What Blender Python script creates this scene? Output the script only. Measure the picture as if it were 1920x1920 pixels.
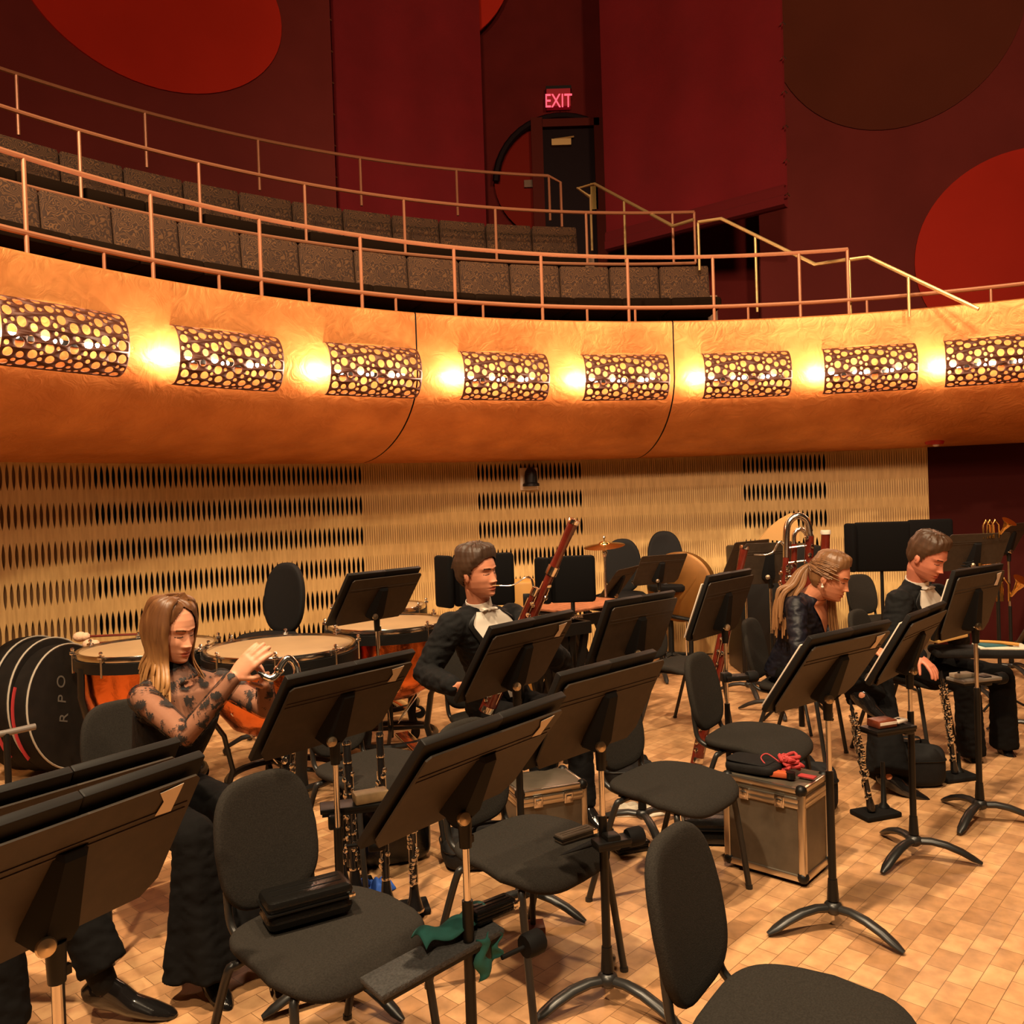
import bpy, bmesh, math, random
from mathutils import Vector, Matrix, Euler
R_ = math.radians
for o in list(bpy.data.objects): bpy.data.objects.remove(o)
scene = bpy.context.scene
col = scene.collection

# ---------------------------------------------------------------- camera
CAM = Vector((0, 0, 1.66)); FPX = 1600.0; PITCH = .0135; ROLL = .033
_f = Vector((0, math.cos(PITCH), -math.sin(PITCH))); _r = Vector((1, 0, 0)); _u = _r.cross(_f)
_cx = _r * math.cos(ROLL) - _u * math.sin(ROLL); _cy = _r * math.sin(ROLL) + _u * math.cos(ROLL)
cd = bpy.data.cameras.new('camera'); cam = bpy.data.objects.new('camera', cd); col.objects.link(cam)
cd.sensor_width = 36; cd.lens = 36 * FPX / 1920; cd.clip_end = 100; cd.clip_start = .05
cam.matrix_world = Matrix(((_cx.x, _cy.x, -_f.x, CAM.x), (_cx.y, _cy.y, -_f.y, CAM.y), (_cx.z, _cy.z, -_f.z, CAM.z), (0, 0, 0, 1)))
scene.camera = cam

def ray(px, py): return _f + _cx * ((px - 960) / FPX) - _cy * ((py - 960) / FPX)
def P(px, py, Y):                     # point of the hall seen at a photo pixel, Y metres in front of the camera
    d = ray(px, py); return CAM + d * (Y / d.y)
def Gd(px, py, z=0.0):                # the same on a horizontal plane
    d = ray(px, py); return CAM + d * ((z - CAM.z) / d.z)

# ---------------------------------------------------------------- world, lights, exposure
w = bpy.data.worlds.new('hall'); scene.world = w; w.use_nodes = True
w.node_tree.nodes['Background'].inputs[0].default_value = (1.0, .50, .24, 1)
w.node_tree.nodes['Background'].inputs[1].default_value = .020
scene.view_settings.view_transform = 'Standard'; scene.view_settings.look = 'None'
scene.view_settings.gamma = 1; scene.view_settings.use_curve_mapping = False
scene.view_settings.exposure = 0.0
scene.cycles.use_denoising = True
scene.cycles.max_bounces = 6; scene.cycles.diffuse_bounces = 3; scene.cycles.glossy_bounces = 3
scene.cycles.transparent_max_bounces = 8
scene.cycles.caustics_reflective = False; scene.cycles.caustics_refractive = False
scene.cycles.sample_clamp_indirect = 4

def spot(name, loc, target, power, colr, angle, radius=.25, blend=.6):
    l = bpy.data.lights.new(name, 'SPOT'); o = bpy.data.objects.new(name, l); col.objects.link(o)
    l.energy = power; l.color = colr; l.spot_size = R_(angle); l.spot_blend = blend; l.shadow_soft_size = radius
    o.location = loc; d = Vector(target) - Vector(loc); o.rotation_euler = d.to_track_quat('-Z', 'Y').to_euler()
    return o
WARM = (1.0, .74, .46)
spot('stage_spotlight', (-2.4, .3, 8.6), (-1.0, 4.4, 0), 3300, WARM, 84, .14)
spot('stage_spotlight', (.6, 1.6, 8.8), (.6, 4.4, 0), 1800, WARM, 92, .14)
spot('stage_spotlight', (-.8, -3.2, 8.0), (-.4, 6.0, .6), 1700, WARM, 74, .16)  # front fill, added to brighten the maple wall and the faces
spot('stage_spotlight', (3.4, 1.2, 8.6), (2.4, 4.6, 0), 1000, WARM, 80, .2)
spot('upper_wall_fill', (-1.0, -5.5, 7.2), (-.5, 11, 6.2), 1900, (1, .62, .38), 62, .5)  # two added fill spots, set out of view to brighten the upper walls
spot('upper_wall_fill', (4.0, -5.5, 7.2), (4.8, 10, 6.0), 2200, (1, .62, .38), 62, .5)

# ---------------------------------------------------------------- helpers
def lin(c): return tuple(((v / 255) / 12.92 if v / 255 <= .04045 else ((v / 255 + .055) / 1.055) ** 2.4) for v in c)
def M(name, c, rough=.5, metal=0.0, var=0.0, scale=8.0, bump=0.0, bscale=60.0, spec=.5, emit=None, estr=0.0, alpha=1.0, coat=0.0, stretch=None):
    m = bpy.data.materials.new(name); m.use_nodes = True; nt = m.node_tree; b = nt.nodes['Principled BSDF']
    b.inputs['Base Color'].default_value = (*c, 1); b.inputs['Roughness'].default_value = rough; b.inputs['Metallic'].default_value = metal
    b.inputs['Specular IOR Level'].default_value = spec; b.inputs['Alpha'].default_value = alpha; b.inputs['Coat Weight'].default_value = coat
    tc = nt.nodes.new('ShaderNodeTexCoord'); src = tc.outputs['Object']
    if stretch:
        mp = nt.nodes.new('ShaderNodeMapping'); mp.inputs['Scale'].default_value = stretch; nt.links.new(src, mp.inputs[0]); src = mp.outputs[0]
    if var:
        n = nt.nodes.new('ShaderNodeTexNoise'); n.inputs['Scale'].default_value = scale; n.inputs['Detail'].default_value = 5; nt.links.new(src, n.inputs['Vector'])
        r = nt.nodes.new('ShaderNodeValToRGB'); r.color_ramp.elements[0].position = .3; r.color_ramp.elements[1].position = .72
        r.color_ramp.elements[0].color = (*[v * (1 - var) for v in c], 1); r.color_ramp.elements[1].color = (*[min(1, v * (1 + var)) for v in c], 1)
        nt.links.new(n.outputs[0], r.inputs[0]); nt.links.new(r.outputs[0], b.inputs['Base Color'])
    if bump:
        n2 = nt.nodes.new('ShaderNodeTexNoise'); n2.inputs['Scale'].default_value = bscale; n2.inputs['Detail'].default_value = 4; nt.links.new(src, n2.inputs['Vector'])
        bp = nt.nodes.new('ShaderNodeBump'); bp.inputs['Strength'].default_value = bump; bp.inputs['Distance'].default_value = .01
        nt.links.new(n2.outputs[0], bp.inputs['Height']); nt.links.new(bp.outputs[0], b.inputs['Normal'])
    if emit:
        b.inputs['Emission Color'].default_value = (*emit, 1); b.inputs['Emission Strength'].default_value = estr
    return m

class MB:
    def __init__(s): s.v = []; s.f = []; s.mi = []
    def add(s, vs, fs, mi=0):
        n = len(s.v); s.v += [tuple(v) for v in vs]; s.f += [tuple(i + n for i in f) for f in fs]; s.mi += [mi] * len(fs); return s
    def box(s, c, d, rot=None, mi=0, bev=0.0):
        x, y, z = [q / 2 for q in d]; rot = rot or Matrix.Identity(3); c = Vector(c)
        if bev <= 0:
            vs = [c + rot @ Vector((sx * x, sy * y, sz * z)) for sz in (-1, 1) for sx, sy in ((-1, -1), (1, -1), (1, 1), (-1, 1))]
            return s.add(vs, [(3, 2, 1, 0), (4, 5, 6, 7), (0, 1, 5, 4), (1, 2, 6, 5), (2, 3, 7, 6), (3, 0, 4, 7)], mi)
        b = min(bev, x, y, z); vs = []; k = 4
        lev = [(-z, b), (-z + b * .3, b * .3), (-z + b, 0), (z - b, 0), (z - b * .3, b * .3), (z, b)]
        for zz, ins in lev:
            for qx, qy, a0 in ((1, 1, 0), (-1, 1, 90), (-1, -1, 180), (1, -1, 270)):
                for j in range(k):
                    a = R_(a0 + 90 * j / (k - 1)); r = max(b - ins * .99, b * .02)
                    vs.append(c + rot @ Vector((qx * (x - b) + r * math.cos(a), qy * (y - b) + r * math.sin(a), zz)))
        n = 4 * k; fs = [tuple(range(n))[::-1], tuple(range(5 * n, 6 * n))]
        for i in range(5):
            for j in range(n): fs.append((i * n + j, i * n + (j + 1) % n, (i + 1) * n + (j + 1) % n, (i + 1) * n + j))
        return s.add(vs, fs, mi)
    def tube(s, pts, r, seg=10, mi=0, cap=True, flat=None, closed=False):
        pts = [Vector(p) for p in pts]; n = len(pts); rs = r if isinstance(r, (list, tuple)) else [r] * n
        up = None; vs = []
        for i, p in enumerate(pts):
            t = (pts[(i + 1) % n] - pts[i - 1]) if closed else (pts[min(i + 1, n - 1)] - pts[max(i - 1, 0)])
            t.normalize()
            if up is None:
                a = Vector(flat) if flat else (Vector((0, 0, 1)) if abs(t.z) < .9 else Vector((1, 0, 0)))
                up = (a - t * a.dot(t)).normalized()
            else: up = (up - t * up.dot(t)).normalized()
            sd = t.cross(up); ra, rb = rs[i] if isinstance(rs[i], (list, tuple)) else (rs[i], rs[i])
            for j in range(seg):
                an = 2 * math.pi * j / seg; vs.append(p + sd * (ra * math.cos(an)) + up * (rb * math.sin(an)))
        fs = []
        for i in range(n if closed else n - 1):
            for j in range(seg):
                a, b = i * seg, ((i + 1) % n) * seg; fs.append((a + j, a + (j + 1) % seg, b + (j + 1) % seg, b + j))
        if cap and not closed: fs += [tuple(range(seg))[::-1], tuple(range((n - 1) * seg, n * seg))]
        return s.add(vs, fs, mi)
    def limb(s, pts, rs, seg=14, mi=0):            # tube with rounded ends
        pts = [Vector(p) for p in pts]; rs = list(rs)
        a = (pts[0] - pts[1]).normalized(); b = (pts[-1] - pts[-2]).normalized(); q = [(.98, .2), (.75, .66), (.4, .92)]
        P0 = [pts[0] + a * rs[0] * k for k, _ in q] + pts + [pts[-1] + b * rs[-1] * k for k, _ in q[::-1]]
        return s.tube(P0, [rs[0] * h for _, h in q] + rs + [rs[-1] * h for _, h in q[::-1]], seg, mi)
    def lathe(s, prof, c=(0, 0, 0), seg=32, mi=0, axis=None, xdir=None):
        c = Vector(c); ax = Vector(axis or (0, 0, 1)).normalized(); x = ax.orthogonal().normalized(); y = ax.cross(x); vs = []; fs = []
        for r, h in prof:
            for j in range(seg):
                a = 2 * math.pi * j / seg; vs.append(c + ax * h + x * (r * math.cos(a)) + y * (r * math.sin(a)))
        for i in range(len(prof) - 1):
            for j in range(seg): fs.append((i * seg + j, i * seg + (j + 1) % seg, (i + 1) * seg + (j + 1) % seg, (i + 1) * seg + j))
        if prof[0][0] > 1e-6: fs.append(tuple(range(seg))[::-1])
        if prof[-1][0] > 1e-6: fs.append(tuple(range((len(prof) - 1) * seg, len(prof) * seg)))
        return s.add(vs, fs, mi)
    def ball(s, c, r, seg=14, mi=0):
        r = r if isinstance(r, (tuple, list)) else (r, r, r); c = Vector(c); n = seg // 2; vs = []; fs = []
        for i in range(n + 1):
            t = math.pi * i / n
            for j in range(seg):
                a = 2 * math.pi * j / seg; vs.append(c + Vector((r[0] * math.sin(t) * math.cos(a), r[1] * math.sin(t) * math.sin(a), r[2] * math.cos(t))))
        for i in range(n):
            for j in range(seg): fs.append((i * seg + j, (i + 1) * seg + j, (i + 1) * seg + (j + 1) % seg, i * seg + (j + 1) % seg))
        return s.add(vs, fs, mi)
    def grid(s, fn, nu, nv, mi=0, cu=False):
        vs = [fn(i / nu, j / nv) for i in range(nu + (0 if cu else 1)) for j in range(nv + 1)]; fs = []
        m = nu if cu else nu + 1
        for i in range(nu):
            for j in range(nv): a = i * (nv + 1); b = ((i + 1) % m) * (nv + 1); fs.append((a + j, b + j, b + j + 1, a + j + 1))
        return s.add(vs, fs, mi)
    def pad(s, fn, hw, hd, n=3.2, rings=8, seg=40, thick=.03, mi=0):   # soft cushion: fn(x, y) -> point and normal offsets
        vs = []; fs = []
        def outl(a, k):
            c, q = math.cos(a), math.sin(a); return hw * k * math.copysign(abs(c) ** (2 / n), c), hd * k * math.copysign(abs(q) ** (2 / n), q)
        prof = [(i / rings * .93, 1.0) for i in range(1, rings + 1)] + [(.975, .8), (1.0, .35), (1.0, -.35), (.975, -.8)] + [(.93 * (1 - i / rings), -1.0) for i in range(rings)]
        for k, h in prof:
            for j in range(seg):
                x, y = outl(2 * math.pi * j / seg, k); vs.append(fn(x, y, h * thick / 2))
        L = len(prof)
        for i in range(L - 1):
            for j in range(seg): fs.append((i * seg + j, (i + 1) * seg + j, (i + 1) * seg + (j + 1) % seg, i * seg + (j + 1) % seg))
        fs.append(tuple(range(seg))); fs.append(tuple(range((L - 1) * seg, L * seg))[::-1])
        return s.add(vs, fs, mi)
    def build(s, name, mats, parent=None, smooth=40, loc=None, rot=None):
        me = bpy.data.meshes.new(name); me.from_pydata(s.v, [], s.f); mats = mats if isinstance(mats, (list, tuple)) else [mats]
        for m in mats: me.materials.append(m)
        if len(mats) > 1: me.polygons.foreach_set('material_index', s.mi)
        bm = bmesh.new(); bm.from_mesh(me); bmesh.ops.recalc_face_normals(bm, faces=bm.faces); bm.to_mesh(me); bm.free()
        if smooth: me.shade_smooth(); me.set_sharp_from_angle(angle=R_(smooth))
        o = bpy.data.objects.new(name, me); col.objects.link(o)
        if parent: o.parent = parent
        if loc: o.location = loc
        if rot: o.rotation_euler = rot
        return o

def tag(o, label, cat, group=None, kind=None):
    o['label'] = label; o['category'] = cat
    if group: o['group'] = group
    if kind: o['kind'] = kind
    return o
def thing(name, label, cat, loc=(0, 0, 0), rz=0.0, group=None):
    o = bpy.data.objects.new(name, None); col.objects.link(o); o.empty_display_size = .1
    o.location = loc; o.rotation_euler = (0, 0, rz); return tag(o, label, cat, group)
def struct(o, label=None, cat=None):
    o['kind'] = 'structure'
    if label: o['label'] = label; o['category'] = cat or 'wall'
    return o
def copy_tree(o, parent=None):
    c = o.copy(); col.objects.link(c)
    if parent: c.parent = parent; c.matrix_parent_inverse = o.matrix_parent_inverse.copy()
    for ch in list(o.children): copy_tree(ch, c)
    return c
def text_mesh(s, size, name, m, parent=None, depth=.002, loc=(0, 0, 0), rot=(0, 0, 0)):
    cu = bpy.data.curves.new(name, 'FONT'); cu.body = s; cu.size = size; cu.extrude = depth; cu.align_x = 'CENTER'; cu.align_y = 'CENTER'
    t = bpy.data.objects.new(name, cu); col.objects.link(t); dg = bpy.context.evaluated_depsgraph_get()
    me = bpy.data.meshes.new_from_object(t.evaluated_get(dg)); bpy.data.objects.remove(t)
    me.materials.clear(); me.materials.append(m); o = bpy.data.objects.new(name, me); col.objects.link(o); o.parent = parent; o.location = loc; o.rotation_euler = rot
    return o
def smooth_path(pts, n=6):
    pts = [Vector(p) for p in pts]; out = []
    for i in range(len(pts) - 1):
        p0, p1, p2, p3 = pts[max(i - 1, 0)], pts[i], pts[i + 1], pts[min(i + 2, len(pts) - 1)]
        for k in range(n):
            t = k / n; out.append(.5 * ((2 * p1) + (p2 - p0) * t + (2 * p0 - 5 * p1 + 4 * p2 - p3) * t * t + (3 * p1 - p0 - 3 * p2 + p3) * t ** 3))
    out.append(pts[-1]); return out

# ---------------------------------------------------------------- materials
mat = {}
mat['desk'] = M('stand black enamel', (.044, .031, .021), .5, 0, .15, 30, spec=.3)
mat['black'] = M('black metal', (.006, .0055, .005), .42, spec=.3)
mat['rubber'] = M('matt black', (.005, .0045, .0045), .75, spec=.2)
mat['legmetal'] = M('grey black leg metal', (.018, .017, .016), .34, spec=.45)
mat['chrome'] = M('chrome', (.75, .70, .64), .18, 1.0)
mat['silver'] = M('silver keys', (.85, .80, .72), .16, 1.0)
mat['brassknob'] = M('nickel knob', (.70, .56, .38), .28, 1.0)
mat['gold'] = M('lacquered brass', (.85, .55, .18), .2, 1.0)
mat['fabric'] = M('charcoal seat fabric', (.025, .0215, .018), .95, 0, .25, 220, .25, 400, spec=.12)
mat['folder'] = M('black folder card', (.0075, .006, .005), .6, spec=.25)
mat['paper'] = M('white paper', (.72, .62, .52), .8)
mat['copper'] = M('hammered copper', (.72, .20, .055), .22, 1.0, .15, 6, .25, 26)
mat['skinhead'] = M('drum head', (.36, .235, .12), .45, 0, .12, 4)
mat['redwood'] = M('red maple bassoon', (.125, .014, .007), .22, 0, .3, 12, coat=.7)
mat['ebony'] = M('grenadilla wood', (.008, .007, .007), .25, coat=.4)
mat['leather'] = M('black leather', (.006, .0055, .005), .26, 0, 0, 8, .12, 120, spec=.45)
mat['bagcloth'] = M('black nylon', (.007, .006, .006), .75, 0, .2, 40, .2, 200, spec=.25)
mat['alu'] = M('aluminium trim', (.62, .56, .47), .30, 1.0)
mat['aluskin'] = M('grey case sheet', (.13, .105, .075), .40, .45, .12, 20)
mat['cord'] = M('red cord', (.42, .035, .035), .7)
mat['blue'] = M('blue cloth', (.02, .09, .42), .8)
mat['green'] = M('teal green cloth', (.012, .10, .085), .85, 0, .2, 30)
mat['whitecloth'] = M('white rag', (.66, .58, .46), .9, 0, .1, 30)
mat['baffle'] = M('black acoustic shield', (.0035, .003, .003), .85, spec=.1)
mat['rail'] = M('copper brown rail', (.42, .165, .080), .40, .3)
mat['goldrail'] = M('gold handrail', (.62, .40, .16), .32, .6)
mat['mahog'] = M('mahogany block', (.16, .035, .015), .35, 0, .3, 30)
# ================================================================ THE HALL
CX, CY = 1.95, 1.84                    # centre of the round stage wall
def pol(R, a, z=0.0): return Vector((CX + R * math.cos(a), CY + R * math.sin(a), z))
def ang(px, R, py=900):                # angle at which the view through a photo column meets radius R
    d = ray(px, py); dx, dy = d.x, d.y; A = dx * dx + dy * dy; B = -2 * (dx * CX + dy * CY); Cc = CX * CX + CY * CY - R * R
    t = (-B + math.sqrt(B * B - 4 * A * Cc)) / (2 * A); return math.atan2(t * dy - CY, t * dx - CX)
RW, RF, ZF, ZB, ZT = 6.95, 5.53, 3.16, 2.70, 2.05

# floor: end-grain parquet
m = bpy.data.materials.new('parquet'); m.use_nodes = True; nt = m.node_tree; b = nt.nodes['Principled BSDF']
def N(t, **k):
    n = nt.nodes.new(t)
    for a, v in k.items(): n.inputs[a].default_value = v
    return n
tc = N('ShaderNodeTexCoord'); mp = N('ShaderNodeMapping'); mp.inputs['Rotation'].default_value = (0, 0, R_(-47)); nt.links.new(tc.outputs['Object'], mp.inputs[0])
br = N('ShaderNodeTexBrick', **{'Color1': (.60, .335, .160, 1), 'Color2': (.36, .175, .075, 1), 'Mortar': (.21, .105, .045, 1), 'Scale': 1.0, 'Mortar Size': .0014, 'Mortar Smooth': .2, 'Bias': -.15, 'Brick Width': .135, 'Row Height': .083})
nt.links.new(mp.outputs[0], br.inputs['Vector'])
no = N('ShaderNodeTexNoise', Scale=14.0, Detail=6.0); nt.links.new(mp.outputs[0], no.inputs['Vector'])
no2 = N('ShaderNodeTexNoise', Scale=1.3, Detail=3.0); nt.links.new(mp.outputs[0], no2.inputs['Vector'])
mx = N('ShaderNodeMix'); mx.data_type = 'RGBA'; mx.blend_type = 'OVERLAY'; mx.inputs[0].default_value = .55
nt.links.new(br.outputs[0], mx.inputs[6]); nt.links.new(no.outputs[0], mx.inputs[7])
mx2 = N('ShaderNodeMix'); mx2.data_type = 'RGBA'; mx2.blend_type = 'OVERLAY'; mx2.inputs[0].default_value = .35
nt.links.new(mx.outputs[2], mx2.inputs[6]); nt.links.new(no2.outputs[0], mx2.inputs[7]); nt.links.new(mx2.outputs[2], b.inputs['Base Color'])
b.inputs['Roughness'].default_value = .42; b.inputs['Specular IOR Level'].default_value = .4
mat['floor'] = m
mb = MB(); mb.box((1.5, 2.5, -.1), (22, 22, .2)); fl = struct(mb.build('floor', mat['floor'], smooth=0))

# wood of the perforated panels
m = bpy.data.materials.new('pale maple'); m.use_nodes = True; nt = m.node_tree; b = nt.nodes['Principled BSDF']
tc = N('ShaderNodeTexCoord'); no = N('ShaderNodeTexNoise', Scale=9.0, Detail=4.0); mp = N('ShaderNodeMapping'); mp.inputs['Scale'].default_value = (5, 5, .6)
nt.links.new(tc.outputs['Object'], mp.inputs[0]); nt.links.new(mp.outputs[0], no.inputs['Vector'])
cr = N('ShaderNodeValToRGB'); cr.color_ramp.elements[0].position = .3; cr.color_ramp.elements[1].position = .75
cr.color_ramp.elements[0].color = (.50, .315, .112, 1); cr.color_ramp.elements[1].color = (.68, .45, .175, 1)
nt.links.new(no.outputs[0], cr.inputs[0]); nt.links.new(cr.outputs[0], b.inputs['Base Color']); b.inputs['Roughness'].default_value = .5
mat['maple'] = m
mat['void'] = M('black backing felt', (.004, .004, .004), .95)
mat['woodback'] = M('maple backing', (.20, .105, .04), .6)
mat['woodback2'] = M('pale maple backing', (.36, .21, .085), .6)

def perforated(name, a0, a1, hw, backmat, backd, label, R=RW, pitch=.0443, dep=.009):
    L = abs(a0 - a1) * R; ncol = max(1, round(L / pitch)); da = (a1 - a0) / ncol
    rows, rh, hh = 7, .283, .195; zt = ZT + .03; mb = MB(); ks = 6
    zz = [(1 - math.cos(math.pi * k / ks)) / 2 for k in range(ks + 1)]
    for c in range(ncol):
        ac = a0 + da * (c + .5); L0, R0 = a0 + da * c, a0 + da * (c + 1)
        for r in range(rows):
            t = zt - r * rh; bt = t - rh if r < rows - 1 else .015
            hb, ht = t - .04 - hh, t - .04
            lv = [hb + (ht - hb) * k / ks for k in range(ks + 1)]
            half = [hw * da / 2 * max(0.0, math.sin(math.pi * k / ks)) ** .8 for k in range(ks + 1)]
            vs = []; fs = []
            for k in range(ks + 1):
                vs += [pol(R, L0, lv[k]), pol(R, ac - half[k], lv[k]), pol(R, ac + half[k], lv[k]), pol(R, R0, lv[k]), pol(R + dep, ac - half[k], lv[k]), pol(R + dep, ac + half[k], lv[k])]
            for k in range(ks):
                a, q = 6 * k, 6 * (k + 1); fs += [(a, a + 1, q + 1, q), (a + 2, a + 3, q + 3, q + 2), (a + 1, a + 4, q + 4, q + 1), (a + 5, a + 2, q + 2, q + 5)]
            n = len(vs); vs += [pol(R, L0, t), pol(R, R0, t), pol(R, L0, bt), pol(R, R0, bt)]
            q = 6 * ks; fs += [(q, q + 1, q + 3, n + 1, n), (0, n + 2, n + 3, 3, 1)]
            mb.add(vs, fs)
    root = thing(name, label, 'wall panel')
    mb.build('panel_face', mat['maple'], root, smooth=0)
    bk = MB(); nb = 24
    bk.grid(lambda u, v: pol(R + backd, a0 + (a1 - a0) * u, .01 + (ZT + .08) * v), nb, 1)
    bk.build('panel_backing', backmat, root, smooth=60)
    ed = MB()
    for a in (a0, a1):
        ed.tube([pol(R + .012, a, .01), pol(R + .012, a, ZT + .01)], [(.008, .012)] * 2, 6)
    ed.build('panel_edge', mat['woodback'], root)
    return root
bx = [-330, 178, 683, 897, 1095, 1395, 1553, 1743]
ba = [ang(x, RW, 1000) for x in bx]
ba[0] = R_(172)
perforated('wall_panel', ba[0], ba[1], .58, mat['woodback'], .022, 'maple slat wall panel with brown-backed slots behind the black drum cases', )
perforated('wall_panel', ba[1], ba[2], .64, mat['void'], .16, 'wide maple wall panel with rows of black lens slots behind the woman with the bass clarinet')
perforated('wall_panel', ba[2], ba[3], .42, mat['woodback2'], .007, 'plain finely grooved maple wall panel behind the bassoonist', RW, .0225, .005)
perforated('wall_panel', ba[3], ba[4], .64, mat['void'], .16, 'black-slotted maple wall panel carrying the small black wall light')
perforated('wall_panel', ba[4], ba[5], .42, mat['woodback2'], .007, 'finely grooved maple wall panel behind the cymbal and the gong', RW, .0225, .005)
perforated('wall_panel', ba[5], ba[6], .64, mat['void'], .16, 'narrow black-slotted maple wall panel behind the contrabassoon')
perforated('wall_panel', ba[6], ba[7], .42, mat['woodback2'], .007, 'finely grooved maple wall panel at the end of the wood wall beside the dark red wall', RW, .0225, .005)
mat['darkred'] = M('dark red plaster', (.13, .012, .010), .75, 0, .12, 2.2, spec=.12)
mat['redwall'] = M('oxblood plaster', (.18, .026, .021), .75, 0, .10, 1.5, spec=.12)
mat['redcircle'] = M('vermilion paint', (.55, .028, .012), .7, 0, .06, 1.2, spec=.12)
mat['browncircle'] = M('umber paint', (.12, .026, .012), .75, 0, .08, 1.2, spec=.12)
mat['curtain'] = M('crimson banner cloth', (.22, .006, .010), .9, 0, .10, 2.0, .2, 120)
def arcwall(name, R, a0, a1, z0, z1, mt, n=40, thick=.12):
    mb = MB()
    mb.grid(lambda u, v: pol(R, a0 + (a1 - a0) * u, z0 + (z1 - z0) * v), n, 1)
    mb.grid(lambda u, v: pol(R + thick, a0 + (a1 - a0) * u, z0 + (z1 - z0) * v), n, 1)
    return struct(mb.build(name, mt, smooth=50))
arcwall('wall_rear', RW + .22, R_(30), R_(178), 0, 3.0, mat['void'])
mb = MB(); mb.grid(lambda u, v: pol(RW + .004, ba[7] + (R_(18) - ba[7]) * u, ZT * 1.02 * v), 30, 1); struct(mb.build('wall_right', M('deep maroon plaster', (.035, .004, .003), .8, spec=.08), smooth=50))

# balcony front, in seamed lengths
m = bpy.data.materials.new('burnished copper leaf'); m.use_nodes = True; nt = m.node_tree; b = nt.nodes['Principled BSDF']
tc = N('ShaderNodeTexCoord'); no = N('ShaderNodeTexNoise', Scale=3.2, Detail=6.0); nt.links.new(tc.outputs['Object'], no.inputs['Vector'])
cr = N('ShaderNodeValToRGB'); cr.color_ramp.elements[0].position = .3; cr.color_ramp.elements[1].position = .75
cr.color_ramp.elements[0].color = (.56, .19, .045, 1); cr.color_ramp.elements[1].color = (.80, .32, .092, 1)
nt.links.new(no.outputs[0], cr.inputs[0]); nt.links.new(cr.outputs[0], b.inputs['Base Color'])
b.inputs['Metallic'].default_value = .55; b.inputs['Coat Weight'].default_value = .16; b.inputs['Coat Roughness'].default_value = .42
n2 = N('ShaderNodeTexNoise', Scale=7.0, Detail=5.0, Distortion=2.5); nt.links.new(tc.outputs['Object'], n2.inputs['Vector'])
rr = N('ShaderNodeMapRange', **{'To Min': .34, 'To Max': .62}); nt.links.new(n2.outputs[0], rr.inputs[0]); nt.links.new(rr.outputs[0], b.inputs['Roughness'])
bp = N('ShaderNodeBump', Strength=.35, Distance=.02); nt.links.new(n2.outputs[0], bp.inputs['Height']); nt.links.new(bp.outputs[0], b.inputs['Normal'])
mat['leaf'] = m
prof = [(RF + .55, ZF), (RF + .03, ZF), (RF + .008, ZF - .006), (RF, ZF - .02)] + [(RF, ZF - .02 - (ZF - .02 - ZB) * k / 6) for k in range(1, 7)]
prof += [(RF + 1.44 * (1 - math.cos(R_(4.5 * k))), ZB - (ZB - ZT) * math.sin(R_(4.5 * k))) for k in range(1, 21)]
seam = [R_(177), ang(780, RF, 620), ang(1262, RF, 620), R_(22)]
for i in range(3):
    a0, a1 = seam[i] - .0011, seam[i + 1] + .0011
    mb = MB(); n = 60; k = len(prof) - 1
    mb.grid(lambda u, v: pol(prof[round(v * k)][0], a0 + (a1 - a0) * u, prof[round(v * k)][1]), n, k)
    struct(mb.build('wall_balcony_front', mat['leaf'], smooth=60))
mb = MB(); pr2 = [(r + .012, z + .0) for r, z in prof[3:]]
mb.grid(lambda u, v: pol(pr2[round(v * (len(pr2) - 1))][0], R_(177) + R_(-155) * u, pr2[round(v * (len(pr2) - 1))][1] + .006), 60, len(pr2) - 1)
struct(mb.build('wall_balcony_core', mat['void'], smooth=60))

# choir terraces behind the balcony front
mat['riser'] = M('terrace riser wood', (.16, .075, .028), .5, 0, .2, 6)
mat['tread'] = M('terrace tread wood', (.20, .09, .035), .5, 0, .2, 6)
aE1, aE2 = ang(1345, 6.4, 530), ang(1092, 7.2, 440)
def terrace(name, r0, r1, z0, z1, a1, a0=R_(172)):
    mb = MB(); n = 50
    q = [(r0, z0), (r0, z1), (r1, z1), (r1, z0)]
    mb.grid(lambda u, v: pol(q[round(v * 3)][0], a0 + (a1 - a0) * u, q[round(v * 3)][1]), n, 3)
    for a in (a0, a1): mb.add([pol(r, a, z) for r, z in q], [(0, 1, 2, 3)])
    return struct(mb.build(name, mat['riser'], smooth=30))
terrace('floor_terrace', 5.6, 6.9, 2.6, 3.02, R_(25))
terrace('floor_terrace', 6.62, 7.7, 2.6, 3.62, ang(1345, 6.6, 540) )
terrace('floor_terrace', 7.42, 9.6, 2.6, 4.25, ang(1110, 7.5, 460))

# upper walls
RU = 9.3
struct(arcwall('wall_left', RU, R_(176), ang(628, RU, 300), 2.5, 10.5, mat['redwall']))
aq = ang(1460, RU, 300)
struct(arcwall('wall_upper_right', RU, ang(1420, RU, 300), R_(20), 2.5, 10.5, mat['redwall']))
def flatwall(name, p, q, z0, z1, mt, thick=.1):
    p, q = Vector((p.x, p.y, 0)), Vector((q.x, q.y, 0)); d = (q - p).normalized(); n = Vector((-d.y, d.x, 0))
    if n.y < 0: n = -n
    mb = MB(); vs = [v + Vector((0, 0, z)) for z in (z0, z1) for v in (p, q, q + n * thick, p + n * thick)]
    mb.add(vs, [(3, 2, 1, 0), (4, 5, 6, 7), (0, 1, 5, 4), (1, 2, 6, 5), (2, 3, 7, 6), (3, 0, 4, 7)]); return mb.build(name, mt, smooth=0)
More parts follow.
